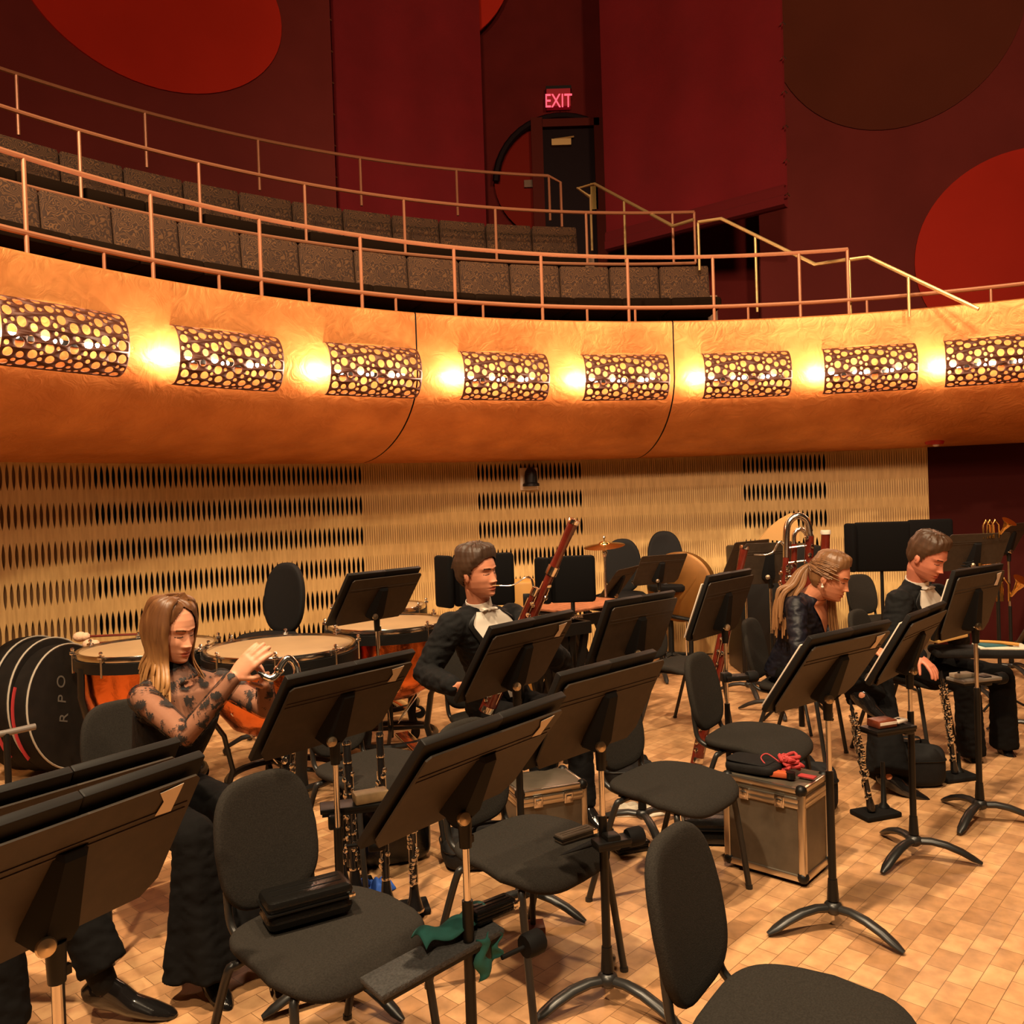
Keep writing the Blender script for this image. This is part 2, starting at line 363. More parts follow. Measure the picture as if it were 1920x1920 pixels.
# recess between the two banners with the exit door
struct(flatwall('wall_back', P(560, 500, 12.3), P(1130, 500, 12.2), 2.5, 10.5, mat['darkred']))
struct(flatwall('wall_back_right', P(1128, 500, 12.2), P(1500, 500, 11.4), 2.5, 10.5, mat['darkred']))
mat['hem'] = M('banner hem crimson', (.17, .006, .008), .9)
def banner(label, x0, Y0, x1, Y1, ybot0, name='wall_banner', hooks=1):
    a, c = P(x0, ybot0, Y0), P(x1, 400, Y1); z0 = a.z
    A, B = Vector((a.x, a.y, 0)), Vector((c.x, c.y, 0)); d = (B - A).normalized(); n = Vector((d.y, -d.x, 0))
    if n.y > 0: n = -n
    t = thing(name, label, 'banner')
    mb = MB(); L = (B - A).length
    mb.grid(lambda u, v: A + d * (L * u) + n * (.012 * math.sin(u * 17)) + Vector((0, 0, z0 + .25 + (10.4 - z0 - .25) * v)), 40, 1)
    mb.grid(lambda u, v: A + d * (L * u) - n * .05 + n * (.012 * math.sin(u * 17)) + Vector((0, 0, z0 + .25 + (10.4 - z0 - .25) * v)), 40, 1)
    mb.build('banner_cloth', mat['curtain'], t)
    mb = MB(); q = [(.02, .25), (.035, .22), (.035, .13), (.05, .12), (.05, .02), (.0, 0), (-.06, 0), (-.06, .26)]
    mb.grid(lambda u, v: A + d * (L * u) + n * q[round(v * 7)][0] + Vector((0, 0, z0 + q[round(v * 7)][1])), 2, 7)
    mb.build('banner_hem', mat['hem'], t, smooth=0)
    E = B if hooks > 0 else A
    for k in range(9):
        mb = MB(); zc = z0 + .12 + k * .385
        mb.tube([E + n * .02 + Vector((0, 0, zc)), E + d * (.035 * hooks) + n * .03 + Vector((0, 0, zc + .012)), E + d * (.05 * hooks) + n * .0 + Vector((0, 0, zc - .01))], .009, 6)
        mb.build('banner_hook', mat['chrome'] if hooks > 0 else mat['rail'], t)
    return t
banner('tall crimson banner between the left wall and the exit door recess', 636, 10.6, 912, 11.6, 470, hooks=-1)
banner('large crimson banner with hemmed slanting lower edge right of the exit door', 1138, 11.3, 1474, 9.75, 472, hooks=1)

def wall_disc(R, px, py, rad, mt, label, squash=1.0, inset=.02):
    a = ang(px, R, py); d = ray(px, py); Yc = pol(R, a).y; zc = P(px, py, Yc).z; mb = MB(); n = 64; rings = 10; vs = []; fs = []
    for lay, Rr in ((0, R - inset), (1, R + .02)):
        for k in range(rings + 1):
            for j in range(n):
                t = 2 * math.pi * j / n; q = rad * (k / rings); vs.append(pol(Rr, a - q * math.cos(t) * squash / R, zc + q * math.sin(t)))
    for k in range(rings):
        for j in range(n): fs.append((k * n + j, (k + 1) * n + j, (k + 1) * n + (j + 1) % n, k * n + (j + 1) % n))
    o = (rings + 1) * n
    for j in range(n): fs.append((rings * n + j, o + rings * n + j, o + rings * n + (j + 1) % n, rings * n + (j + 1) % n))
    mb.add(vs, fs); return tag(mb.build('wall_disc', mt, smooth=30), label, 'wall decoration')
wall_disc(RU, 290, -15, 1.04, mat['redcircle'], 'large vermilion oval on the upper wall above the choir seats', 1.33)
wall_disc(RU, 1672, 20, 1.46, mat['browncircle'], 'large dark umber disc on the upper right wall', 1.0)
wall_disc(RU, 1925, 470, 1.20, mat['redcircle'], 'vermilion disc low on the upper wall above the stair handrail', 1.0)
# round red patch beside the door and the sliver of red overhead, on the recess wall
def back_disc(px, py, Y, rad, mt, label, name='wall_disc'):
    c = P(px, py, Y); mb = MB(); mb.lathe([(rad, 0), (rad, .03), (0, .03)], c, 48, axis=(0, -1, 0)); return tag(mb.build(name, mt, smooth=30), label, 'wall decoration')
back_disc(1040, 335, 12.17, .86, M('dull red paint', (.20, .014, .008), .8, spec=.1), 'dull red disc behind the exit door, topped by a dark arch')
back_disc(800, -68, 12.05, 1.2, mat['redcircle'], 'vermilion disc cut by the top of the photo above the exit sign')

# exit door, arch and sign
Yd = 12.08
t = thing('door_1', 'dark closed door with closer under the red exit sign', 'door'); t['kind'] = 'structure'
def quadbox(mb, x0, y0, x1, y1, Y, th):
    a, c = P(x0, y1, Y), P(x1, y0, Y); mb.box(((a.x + c.x) / 2, Y - th / 2, (a.z + c.z) / 2), (abs(c.x - a.x), th, abs(c.z - a.z)))
mat['doorwood'] = M('very dark door', (.012, .004, .005), .6, spec=.1); mat['doorframe'] = M('dark red frame', (.10, .014, .009), .7, spec=.1)
mb = MB(); quadbox(mb, 1016, 243, 1122, 545, Yd, .05); mb.build('door_leaf', mat['doorwood'], t, smooth=0)
mb = MB(); quadbox(mb, 1005, 225, 1016, 545, Yd, .09); quadbox(mb, 1122, 225, 1132, 545, Yd, .09); quadbox(mb, 1016, 225, 1122, 243, Yd, .09); mb.build('door_frame', mat['doorframe'], t, smooth=0)
mb = MB(); quadbox(mb, 1034, 263, 1070, 276, Yd - .05, .07); mb.tube([P(1040, 261, Yd - .1), P(1076, 256, Yd - .1)], .012, 6); mb.build('door_closer', mat['goldrail'], t, smooth=0)
mb = MB(); quadbox(mb, 1108, 344, 1120, 394, Yd - .06, .03); mb.build('door_plate', mat['gold'], t, smooth=0)
mb = MB(); pts = []
for k in range(15):
    a = R_(178 - 118 * k / 14); c = P(1055, 340, Yd - .02); rr = P(1055, 340 - 122, Yd).z - c.z; pts.append(c + Vector((math.cos(a) * rr * 1.02, 0, math.sin(a) * rr)))
mb.tube(pts, [(.05, .035)] * 15, 6, flat=(0, 1, 0)); tag(mb.build('wall_arch', mat['doorwood'], None), 'dark arched moulding over the exit door', 'moulding')
Ys = 12.18
t = thing('exit_sign', 'glowing red EXIT sign above the dark door', 'sign')
mb = MB(); quadbox(mb, 1025, 173, 1068, 207, Ys, .12); mb.build('sign_box', M('exit sign red face', (.30, .005, .012), .4, emit=(1, .01, .03), estr=.10), t, smooth=0)
mb = MB(); quadbox(mb, 1023, 166, 1070, 174, Ys + .01, .10); mb.build('sign_cap', mat['black'], t, smooth=0)
c = P(1047, 190, Ys - .124); tx = text_mesh('EXIT', .27, 'lettering', M('exit letters', (1, .1, .15), .4, emit=(1, .10, .16), estr=1.3), t, .004, c, (R_(90), R_(1), 0)); tx.scale = (.70, 1, 1)
for px, py in ((985, 346), (992, 345)): pass
mb = MB(); quadbox(mb, 983, 338, 998, 352, 12.12, .02); tag(mb.build('light_switch', mat['riser'], smooth=0), 'small switch plate on the red disc left of the exit door', 'switch')

# small black wall light on its white plate
aw = ang(991, RW, 895); nrm = (pol(0, 0) - pol(1, aw)); nrm.z = 0; nrm.normalize()
c = pol(RW - .01, aw); c.z = P(991, 898, c.y).z; t = thing('wall_light', 'black hooded wall light on a square white plate on the slotted panel', 'light', c, aw - math.pi / 2)
mb = MB(); mb.box((0, 0, 0), (.185, .02, .225), bev=.006); mb.build('back_plate', M('plate ivory', (.92, .82, .64), .5), t)
mb = MB()
prof = [(.085, -.085), (.083, -.06), (.066, -.05), (.064, .02), (.058, .06), (.035, .095), (0, .105)]
mb.lathe(prof, (0, -.075, .01), 20); mb.box((0, -.02, 0), (.05, .06, .05)); mb.build('lamp_hood', mat['black'], t)
# red alarm strobe under the balcony
aw = ang(1757, 6.4, 830); c = pol(6.55, aw); c.z = P(1757, 829, c.y).z
t = thing('fire_alarm', 'red ceiling fire alarm with clear strobe under the balcony', 'alarm', c)
mb = MB(); mb.lathe([(.085, .06), (.09, .01), (.075, -.02), (0, -.025)], (0, 0, .0), 20); mb.build('alarm_body', M('alarm red', (.5, .02, .02), .4), t)
mb = MB(); mb.ball((0, -.03, -.028), (.03, .03, .016)); mb.build('strobe_lens', M('strobe lens', (.8, .7, .65), .2), t)

# copper lamps along the balcony front: pierced half-round shades
random.seed(5); LW, LH, BU = .735, .385, .15
circ = []; tries = 0
while tries < 9000 and len(circ) < 175:
    tries += 1; r = .026 if tries < 300 else .020 if tries < 1200 else .0135 if tries < 4000 else .0105
    x, y = random.uniform(-LW / 2 + r + .008, LW / 2 - r - .008), random.uniform(r + .008, .50 - r - .008)
    if all((x - a) ** 2 + (y - b) ** 2 > (r + q + .0105) ** 2 for a, b, q in circ): circ.append((x, y, r))
cu = bpy.data.curves.new('shade', 'CURVE'); cu.dimensions = '2D'; cu.fill_mode = 'BOTH'
def spl(pts):
    sp = cu.splines.new('POLY'); sp.points.add(len(pts) - 1); sp.use_cyclic_u = True
    for q, p in zip(sp.points, pts): q.co = (p[0], p[1], 0, 1)
spl([(-LW / 2 + LW * k / 24, 0) for k in range(24)] + [(LW / 2, .5 * k / 20) for k in range(20)] + [(LW / 2 - LW * k / 24, .5) for k in range(24)] + [(-LW / 2, .5 - .5 * k / 20) for k in range(20)])
for x, y, r in circ: spl([(x + r * math.cos(2 * math.pi * k / 14), y + r * math.sin(2 * math.pi * k / 14)) for k in range(14)])
to = bpy.data.objects.new('shade', cu); col.objects.link(to); me = bpy.data.meshes.new_from_object(to.evaluated_get(bpy.context.evaluated_depsgraph_get())); bpy.data.objects.remove(to)
fl_v = [v.co.copy() for v in me.vertices]; fl_f = [tuple(p.vertices) for p in me.polygons]
def bend(x, y, off=0):
    t = math.pi * y / .5 - math.pi / 2; rr = BU + off
    return Vector((x, -(rr * math.cos(t) ** .9 if math.cos(t) > 0 else 0) - .004, (LH / 2 + off) * math.sin(t)))
mb = MB(); mb.add([bend(v.x, v.y) for v in fl_v], fl_f); shade_me = None
mat['shade'] = M('dark bronze shade', (.085, .022, .009), .55, .2)
mat['bulb'] = M('warm bulb', (1, .8, .5), .4, emit=(1.0, .80, .55), estr=90)
lamps = [(112, 612), (425, 647), (697, 668), (943, 683), (1170, 687), (1397, 687), (1628, 681), (1865, 672)]
labs = ['leftmost of the pierced bronze wall lamps, cut by the picture edge', 'pierced bronze wall lamp, second from the left along the copper balcony', 'pierced bronze wall lamp just left of the first visible balcony seam', 'pierced bronze wall lamp right of the first visible balcony seam', 'pierced bronze wall lamp left of the second balcony seam, above the wall light', 'pierced bronze wall lamp just right of the second balcony seam', 'pierced bronze wall lamp, second from the right along the copper balcony', 'rightmost of the pierced bronze wall lamps, cut by the picture edge']
proto = None
for i, (px, py) in enumerate(lamps):
    a = ang(px, RF - .05, py); c = pol(RF - .002, a); c.z = 2.675 if i else 2.69
    if proto is None:
        t = proto = thing('wall_lamp', labs[0], 'lamp', c, a - math.pi / 2, 'pierced lamps along the balcony front')
        sh = mb.build('lamp_shade', mat['shade'], t, smooth=60)
        md = sh.modifiers.new('thick', 'SOLIDIFY'); md.thickness = .003
        for sx in (-.30, -.06, .20):
            b2 = MB(); b2.limb([(sx - .05, -.06, -.03), (sx + .05, -.06, -.03)], [.016, .016], 10); b2.build('bulb', mat['bulb'], t)
        b2 = MB(); b2.box((0, -.02, -.03), (.62, .03, .03)); b2.build('lamp_holder', mat['black'], t)
    else:
        t = copy_tree(proto); t.location = c; t.rotation_euler.z = a - math.pi / 2; t['label'] = labs[i]
    for sx, e in ((-.40, 13.0), (-.05, 8.5), (.24, 7.0)):
        l = bpy.data.lights.new('lamp_bulb_light', 'POINT'); lo = bpy.data.objects.new('lamp_bulb_light', l); col.objects.link(lo); lo.parent = t
        l.energy = e; l.color = (1, .64, .42); l.shadow_soft_size = .02; lo.location = (sx, -.075, -.03)

# rails
def rail_run(name, label, R, ztop, zbot, a0, a1, posts, zfoot, mt=None, r=.017):
    t = thing(name, label, 'railing'); mt = mt or mat['rail']; n = 60
    for z, nm in ((ztop, 'top_rail'), (zbot, 'bottom_rail')):
        if z is None: continue
        mb = MB(); mb.tube([pol(R, a0 + (a1 - a0) * k / n, z) for k in range(n + 1)], r, 8); mb.build(nm, mt, t)
    for px, py in posts:
        a = ang(px, R, py); mb = MB(); mb.tube([pol(R, a, zfoot), pol(R, a, ztop)], [(r * .8, r * .8)] * 2, 8); mb.build('post', mt, t)
    return t
aL = R_(170)
RA, RB, RC = 5.60, 6.72, 7.62
def zr(px, py, R): return P(px, py, pol(R, ang(px, R, py)).y).z
rail_run('railing', 'front copper-brown railing on the edge of the copper balcony', RA, zr(780, 456, RA), None, aL, ang(1590, RA, 484), [(p, 450) for p in (-60, 50, 285, 487, 675, 850, 1013, 1175, 1335, 1497, 1588)], 3.15)
t = thing('railing', 'low copper-brown toe rail running along the top of the copper balcony', 'railing'); zb = zr(780, 559, RA)
mb = MB(); mb.tube([pol(RA, aL + (R_(40) - aL) * k / 70, zb) for k in range(71)], .018, 8); mb.build('rail_bar', mat['rail'], t)
for px in (198, 412, 580, 742, 905, 1100, 1190, 1402, 1625, 1858):
    a = ang(px, RA, 560); mb = MB(); mb.tube([pol(RA, a, 3.15), pol(RA, a, zb)], .011, 6); mb.build('post', mat['rail'], t)
rail_run('railing', 'middle copper-brown railing between the two rows of choir seats', RB, zr(757, 373, RB), zr(757, 476, RB), aL, ang(1302, RB, 410), [(p, 380) for p in (-70, 153, 375, 572, 757, 928, 1098, 1260, 1301)], zr(757, 476, RB))
t = rail_run('railing', 'rearmost copper-brown railing above the back row of choir seats', RC, zr(855, 318, RC), None, aL, ang(1028, RC, 326), [(p, 300) for p in (-80, 37, 275, 485, 675, 855, 1028)], zr(855, 404, RC))
mb = MB(); e = pol(RC, ang(1028, RC, 326), zr(855, 318, RC)); q = P(1051, 342, 9.3)
mb.tube([e, q, Vector((q.x, q.y, q.z - .48))], .015, 8); mb.build('return_rail', mat['rail'], t)
def handrail(label, pts, posts):
    t = thing('stair_handrail', label, 'handrail'); mb = MB(); mb.tube([P(*p) for p in pts], .017, 8); mb.build('rail_bar', mat['goldrail'], t)
    for px, y0, y1, Y in posts: mb = MB(); a = P(px, y0, Y); b_ = P(px + (y1 - y0) * .03, y1, Y); mb.tube([a, Vector((a.x, a.y, b_.z))], .013, 8); mb.build('post', mat['goldrail'], t)
handrail('golden stair handrail starting beside the exit door', [(1107, 370, 9.05), (1083, 353, 9.1), (1115, 345, 9.1), (1262, 424, 8.35), (1300, 412, 8.2)], [(1107, 365, 470, 9.05), (1170, 378, 492, 8.8)])
handrail('golden stair handrail at the end of the middle railing', [(1308, 417, 8.15), (1352, 410, 8.1), (1528, 496, 7.55), (1586, 487, 7.4)], [(1309, 417, 507, 8.15), (1416, 443, 585, 7.9)])
handrail('golden stair handrail descending to the right above the copper balcony', [(1593, 487, 7.4), (1628, 482, 7.35), (1835, 580, 6.75)], [(1592, 488, 588, 7.4), (1703, 520, 594, 7.1)])

# choir seats
m = bpy.data.materials.new('swirl upholstery'); m.use_nodes = True; nt = m.node_tree; b = nt.nodes['Principled BSDF']
tc = N('ShaderNodeTexCoord'); vo = N('ShaderNodeTexVoronoi', Scale=6.5); nw = N('ShaderNodeTexNoise', Scale=9.0, Detail=2.0); nt.links.new(tc.outputs['Object'], nw.inputs['Vector']); vm = N('ShaderNodeVectorMath'); vm.operation = 'MULTIPLY_ADD'; vm.inputs[1].default_value = (.22, .22, .22); nt.links.new(nw.outputs['Color'], vm.inputs[0]); nt.links.new(tc.outputs['Object'], vm.inputs[2]); nt.links.new(vm.outputs[0], vo.inputs['Vector'])
ma = N('ShaderNodeMath'); ma.operation = 'MULTIPLY'; ma.inputs[1].default_value = 62; nt.links.new(vo.outputs['Distance'], ma.inputs[0])
mb_ = N('ShaderNodeMath'); mb_.operation = 'SINE'; nt.links.new(ma.outputs[0], mb_.inputs[0])
no = N('ShaderNodeTexNoise', Scale=5.0, Detail=4.0); nt.links.new(tc.outputs['Object'], no.inputs['Vector'])
mc = N('ShaderNodeMath'); mc.operation = 'MULTIPLY'; nt.links.new(mb_.outputs[0], mc.inputs[0]); nt.links.new(no.outputs[0], mc.inputs[1])
cr = N('ShaderNodeValToRGB'); cr.color_ramp.elements[0].position = -.0; cr.color_ramp.elements[1].position = .62
cr.color_ramp.elements[0].color = (.034, .012, .0035, 1); cr.color_ramp.elements[1].color = (.135, .056, .017, 1)
nt.links.new(mc.outputs[0], cr.inputs[0]); nt.links.new(cr.outputs[0], b.inputs['Base Color']); b.inputs['Roughness'].default_value = .9
mat['swirl'] = m
mat['shell_and_shade'] = M('seat shell and shaded cushion', (.012, .006, .003), .9, spec=.04)
def choir_seat():
    t = thing('choir_seat', '', 'seat')
    mb = MB(); mb.box((0, 0, .25), (.478, .09, .46), Matrix.Rotation(R_(-6), 3, 'X'), bev=.025); mb.build('backrest', mat['swirl'], t)
    mb = MB(); mb.box((0, -.24, .03), (.47, .42, .11), bev=.03); mb.build('seat', mat['shell_and_shade'], t)  # cushion takes the dark shell colour to paint the shadow line under the backs
    mb = MB(); mb.box((0, .055, .2), (.47, .03, .5)); mb.build('seat_shell', mat['shell_and_shade'], t); return t
cs = choir_seat(); first = True
def seat_row(R, ztop, a_end, n, group, where):
    global first
    da = .488 / R; a0 = a_end + da * .5
    for k in range(n):
        a = a0 + da * k
        o = cs if first else copy_tree(cs); first = False
        o.location = pol(R, a, ztop - .48); o.rotation_euler.z = a - math.pi / 2; o['group'] = group
        o['label'] = where if 0 < k < n - 1 else ('end seat nearest the stairs in the ' + where.split(' in the ')[1] if k == 0 else 'farthest left seat in the ' + where.split(' in the ')[1])
seat_row(6.4, zr(780, 482, 6.4), ang(1330, 6.4, 530), 19, 'choir seats in the front row', 'brown swirl-patterned upholstered choir seat in the front row above the balcony')
seat_row(7.22, zr(780, 408, 7.22), ang(1082, 7.22, 450), 16, 'choir seats in the back row', 'brown swirl-patterned upholstered choir seat in the back row under the rear railing')
# ================================================================ CHAIRS AND STANDS
def make_chair():
    t = thing('orchestra_chair', '', 'chair')
    def sf(x, y, h):
        yy = max(0, -y - .09); z = .462 + h - yy * yy * 2.6 - .25 * max(0, abs(x) - .13) ** 1.5 * (1 if y < 0 else -.5) + .10 * x * x
        return Vector((x * (1.03 if y < 0 else 1 - .35 * max(0, y)), y, z))
    mb = MB(); mb.pad(sf, .238, .228, 3.6, 8, 44, .036); mb.build('seat', mat['fabric'], t, smooth=70)
    def bf(x, y, h):
        x *= 1 - .45 * max(0, y) - .12 * max(0, -y)
        return Vector((x, .262 + .20 * (y + .1) - .42 * x * x + h, .672 + y))
    mb = MB(); mb.pad(bf, .172, .185, 3.3, 8, 40, .034); mb.build('backrest', mat['fabric'], t, smooth=70)
    for s in (-1, 1):
        mb = MB(); mb.tube(smooth_path([(s * .17, -.12, .437), (s * .205, -.14, .425), (s * .222, -.155, .38), (s * .24, -.205, .012)], 5), .0125, 10); mb.tube([(s * .24, -.205, .014), (s * .24, -.206, 0)], .015, 10); mb.build('leg', mat['legmetal'], t)
        mb = MB(); mb.tube(smooth_path([(s * .15, .10, .437), (s * .21, .115, .43), (s * .238, .135, .385), (s * .262, .255, .012)], 5), .0125, 10); mb.tube([(s * .262, .255, .014), (s * .262, .256, 0)], .015, 10); mb.build('leg', mat['legmetal'], t)
        mb = MB(); mb.tube(smooth_path([(s * .14, .02, .432), (s * .14, .17, .432), (s * .143, .245, .462), (s * .143, .265, .54), (s * .135, .278, .66)], 5), .0115, 10); mb.build('back_support', mat['legmetal'], t)
    mb = MB(); mb.box((0, .02, .437), (.36, .26, .012)); mb.build('seat_pan', mat['black'], t)
    return t
chair0 = make_chair(); used = [0]
def chair(label, yaw, px=None, py=None, xy=None, group='black orchestra chairs'):
    o = chair0 if not used[0] else copy_tree(chair0); used[0] = 1
    p = Gd(px, py, .46) if xy is None else Vector((*xy, 0)); o.location = (p.x, p.y, 0); o.rotation_euler.z = R_(yaw)
    o['label'] = label; o['category'] = 'chair'; o['group'] = group; return o
chA = chair('black padded orchestra chair with the black leather case on its seat', 50, 612, 1752)
chC = chair('black orchestra chair with one leg on a red block, behind the carpeted-tray stand', 48, 995, 1590)
chD = chair('empty black orchestra chair between the two clamp-fitted stands, left of the silver case', 48, 1262, 1472)
chE = chair('empty black orchestra chair standing over the silver flight case', 54, 1422, 1387)
chI = chair('empty black orchestra chair cut by the bottom edge, nearest on the right', 55, xy=(.61, 1.86))
chF = chair('empty black orchestra chair behind the standing clarinets', 50, 702, 1442)
chG = chair('empty black orchestra chair behind the stand with the black folder, left of the bassoon', 50, 1288, 1248)
chW = chair('black orchestra chair the woman in lace sleeves sits on', 44, xy=(-1.50, 3.43))
chB = chair('black orchestra chair the bassoonist sits on', 40, xy=(-.12, 4.68))
chV = chair('black orchestra chair the woman in the navy dress sits on', 56, xy=(1.75, 5.27))
chM = chair('black orchestra chair the man with the oboe sits on', 46, xy=(2.50, 5.47))
chR = chair('black orchestra chair at the back in front of the large black shields', 20, xy=(3.35, 7.75))
chL = chair('black orchestra chair cut by the left edge of the picture', 58, xy=(-2.14, 2.78))

def make_throne():
    t = thing('drum_throne', '', 'stool')
    mb = MB(); mb.lathe([(.0, .0), (.20, .0), (.215, .02), (.215, .05), (.19, .07), (0, .075)], (0, 0, .72), 30); mb.build('seat', mat['rubber'], t)
    def bf(x, y, h): x *= 1 - .35 * max(0, y); return Vector((x, .20 + .12 * y - .4 * x * x + h, 1.02 + y))
    mb = MB(); mb.pad(bf, .175, .25, 2.5, 8, 36, .05); mb.build('backrest', mat['rubber'], t, smooth=70)
    mb = MB(); mb.tube(smooth_path([(0, .05, .71), (0, .2, .70), (0, .235, .76), (0, .24, .95)], 5), [(.025, .008)] * 16, 8, flat=(0, 1, 0)); mb.build('back_support', mat['black'], t)
    mb = MB(); mb.tube([(0, 0, .72), (0, 0, .10)], [.022, .03], 12); mb.build('post', mat['black'], t)
    for k in range(5):
        a = 2 * math.pi * k / 5 + .3; c, s = math.cos(a), math.sin(a); mb = MB(); mb.tube([(c * .03, s * .03, .12), (c * .2, s * .2, .10), (c * .30, s * .30, .055)], [.02, .017, .014], 8); mb.ball((c * .3, s * .3, .028), .028, 10); mb.build('leg', mat['legmetal'], t)
    return t
th0 = make_throne()
def throne(label, x, y, yaw, dz, first=[1]):
    o = th0 if first[0] else copy_tree(th0); first[0] = 0; o.location = (x, y, 0); o.rotation_euler.z = R_(yaw); o.scale = (1, 1, dz); o['label'] = label; o['category'] = 'stool'; o['group'] = 'high-backed percussion stools'; return o
throne('tall black high-backed stool behind the kettledrums', -1.72, 5.9, -25, 1.0)
throne('tall black high-backed stool behind the suspended cymbal', .98, 7.75, -10, 1.0)
throne('tall black high-backed stool behind the music stand in front of the gong', 1.50, 8.25, 0, 1.03)

def make_stand(label, x, y, z, yaw, tilt, zsplit=.6, base=20, tape=0, clamp=None, folder=None, fw=.54, pages=0, fs=0.0, W=.508):
    t_ = R_(tilt); Hd = .325
    up = Vector((0, -math.sin(t_), math.cos(t_))); nb = Vector((0, -math.cos(t_), -math.sin(t_))); rx = Vector((1, 0, 0)); rot = Matrix((rx, -nb, up)).transposed()
    c = Vector((0, 0, z)); pt = c - up * .105 + nb * .045
    rz = R_(yaw); t = thing('music_stand', label, 'music stand', (x, y, 0), rz, 'black music stands')
    mb = MB(); q = [(-W / 2, -Hd / 2 + .04), (-W / 2 + .03, -Hd / 2), (W / 2 - .03, -Hd / 2), (W / 2, -Hd / 2 + .04), (W / 2, Hd / 2 - .012), (W / 2 - .012, Hd / 2), (-W / 2 + .012, Hd / 2), (-W / 2, Hd / 2 - .012)]
    vs = [c + rx * a + up * b_ + nb * d for d in (.0025, -.0025) for a, b_ in q]
    mb.add(vs, [tuple(range(8)), tuple(range(15, 7, -1))] + [(k, k + 8, (k + 1) % 8 + 8, (k + 1) % 8) for k in range(8)])
    mb.box(c - up * (Hd / 2) - nb * .028, (W - .06, .056, .004), rot); mb.box(c - up * (Hd / 2 - .008) - nb * .056, (W - .06, .004, .02), rot)
    for k in (.078, .094): mb.box(c + up * k + nb * .0032, (W - .02, .003, .005), rot, bev=.0012)
    mb.build('desk', mat['desk'], t, smooth=30)
    mb = MB(); ring = []
    for u, hw, d in ((.085, .030, .008), (.075, .034, .02), (-.08, .052, .055), (-.115, .05, .05), (-.13, .034, .02)):
        ring.append([c + rx * (sx * hw * k) + up * u + nb * (d if k < 1 else .003) for sx, k in ((-1, 1), (-1, .62), (1, .62), (1, 1))])
    vs = [p for r in ring for p in r]; fs_ = [(4 * i + j, 4 * i + j + 1, 4 * i + j + 5, 4 * i + j + 4) for i in range(4) for j in range(3)] + [(0, 1, 2, 3), (19, 18, 17, 16)]
    mb.add(vs, fs_); mb.build('spine', mat['rubber'], t, smooth=25)
    mb = MB(); mb.lathe([(.006, 0), (.006, .012), (.016, .014), (.0185, .022), (.016, .028), (0, .030)], pt + rx * -.030 + Vector((0, -.012, .012)), 18, axis=(-.35, -1, .12)); mb.tube([pt, pt + rx * -.03 + Vector((0, -.012, .012))], .008, 8); mb.build('tilt_knob', mat['brassknob'], t)
    mb = MB(); mb.tube([pt + Vector((0, 0, .0)), pt + Vector((0, 0, -.075))], [.019, .016], 12); mb.box(pt + rx * .02 + Vector((0, 0, -.06)), (.012, .012, .018)); mb.build('clutch', mat['black'], t)
    mb = MB(); mb.tube([(0, pt.y, pt.z - .06), (0, pt.y, zsplit - .01)], .0095, 12); mb.build('inner_tube', mat['chrome'], t)
    mb = MB(); mb.tube([(0, pt.y, zsplit), (0, pt.y, .12)], .0145, 12); mb.tube([(0, pt.y, .19), (0, pt.y, .11)], [.017, .022], 12); mb.build('pole', mat['black'], t)
    bs = MB(); bs.ball((0, pt.y, .082), (.036, .036, .028), 12); bo = bs.build('base', mat['legmetal'], t)
    for k in range(3):
        a = R_(base + 120 * k) - rz; cc, ss = math.cos(a), math.sin(a)
        mb = MB(); mb.tube([Vector((cc * r, pt.y + ss * r, h)) for r, h in ((.01, .080), (.07, .084), (.13, .074), (.19, .052), (.235, .028), (.268, .012))], [(.018, .016), (.020, .016), (.022, .016), (.0225, .015), (.021, .013), (.010, .007)], 10); mb.build('leg', mat['legmetal'], t)
    if tape:
        mb = MB(); a = c + up * (.112) + rx * (W / 2 - .075) + nb * .0052
        mb.add([a + rx * u + up * v + nb * d for d in (0, .001) for u, v in ((-.022, .04), (.03, .046), (.026, -.025), (-.012, -.022), (-.004, .012))], [(0, 1, 2, 3, 4), (9, 8, 7, 6, 5)] + [(k, (k + 1) % 5, (k + 1) % 5 + 5, k + 5) for k in range(5)])
        if tape == 1: mb.build('paper_tag', mat['paper'], t, smooth=0)
    if folder:
        f = thing('music_folder', folder, 'folder', (x, y, 0), rz, 'black music folders on the stands'); zc = c + up * .012 - nb * .024 + rx * fs
        for s in (-1, 1):
            mb = MB(); mb.box(zc + rx * (s * fw / 4) - up * (.004 if s > 0 else 0) - nb * (.0 if s < 0 else .004), (fw / 2 - .003, .022, .36), rot, bev=.004); mb.build('cover', mat['folder'], f)
        if pages:
            mb = MB(); mb.box(zc - nb * .016 - up * .02, (fw - .02 + pages, .006, .30), rot, bev=.001); mb.build('pages', mat['paper'], f)
    return t
def at(px, py, Y): q = P(px, py, Y); return q.x, q.y, q.z
B_ = 'black music stand '
S1 = make_stand(B_ + 'nearest the camera at the left edge, brass knob low on its back', -.85, 1.55, .99, 60, 32, .62, 30, 1, folder='thick black folder on the nearest stand at the left edge')
S2 = make_stand(B_ + 'just behind the nearest stand at the left edge', -1.06, 1.93, .925, 55, 33, .6, 0, 1, folder='black folder on the second stand at the left edge')
S3 = make_stand(B_ + 'before the lace-sleeved woman, wooden box on its tray', -.60, 2.84, .98, 50, 37, .58, 85, 1, folder='black folder on the stand in front of the woman in lace sleeves')
S4 = make_stand(B_ + 'at centre front holding the carpeted tray with the green cloth', -.12, 2.11, .98, 51, 39, .66, 20, 1, folder='black folder on the centre front stand with the carpeted tray')
S5 = make_stand(B_ + 'right of centre, clamp with big black knob on its pole', .27, 2.77, .96, 45, 28, .62, 82, 0, folder='wide brown-black folder on the stand with the big clamp knob', fs=-.03, fw=.50)
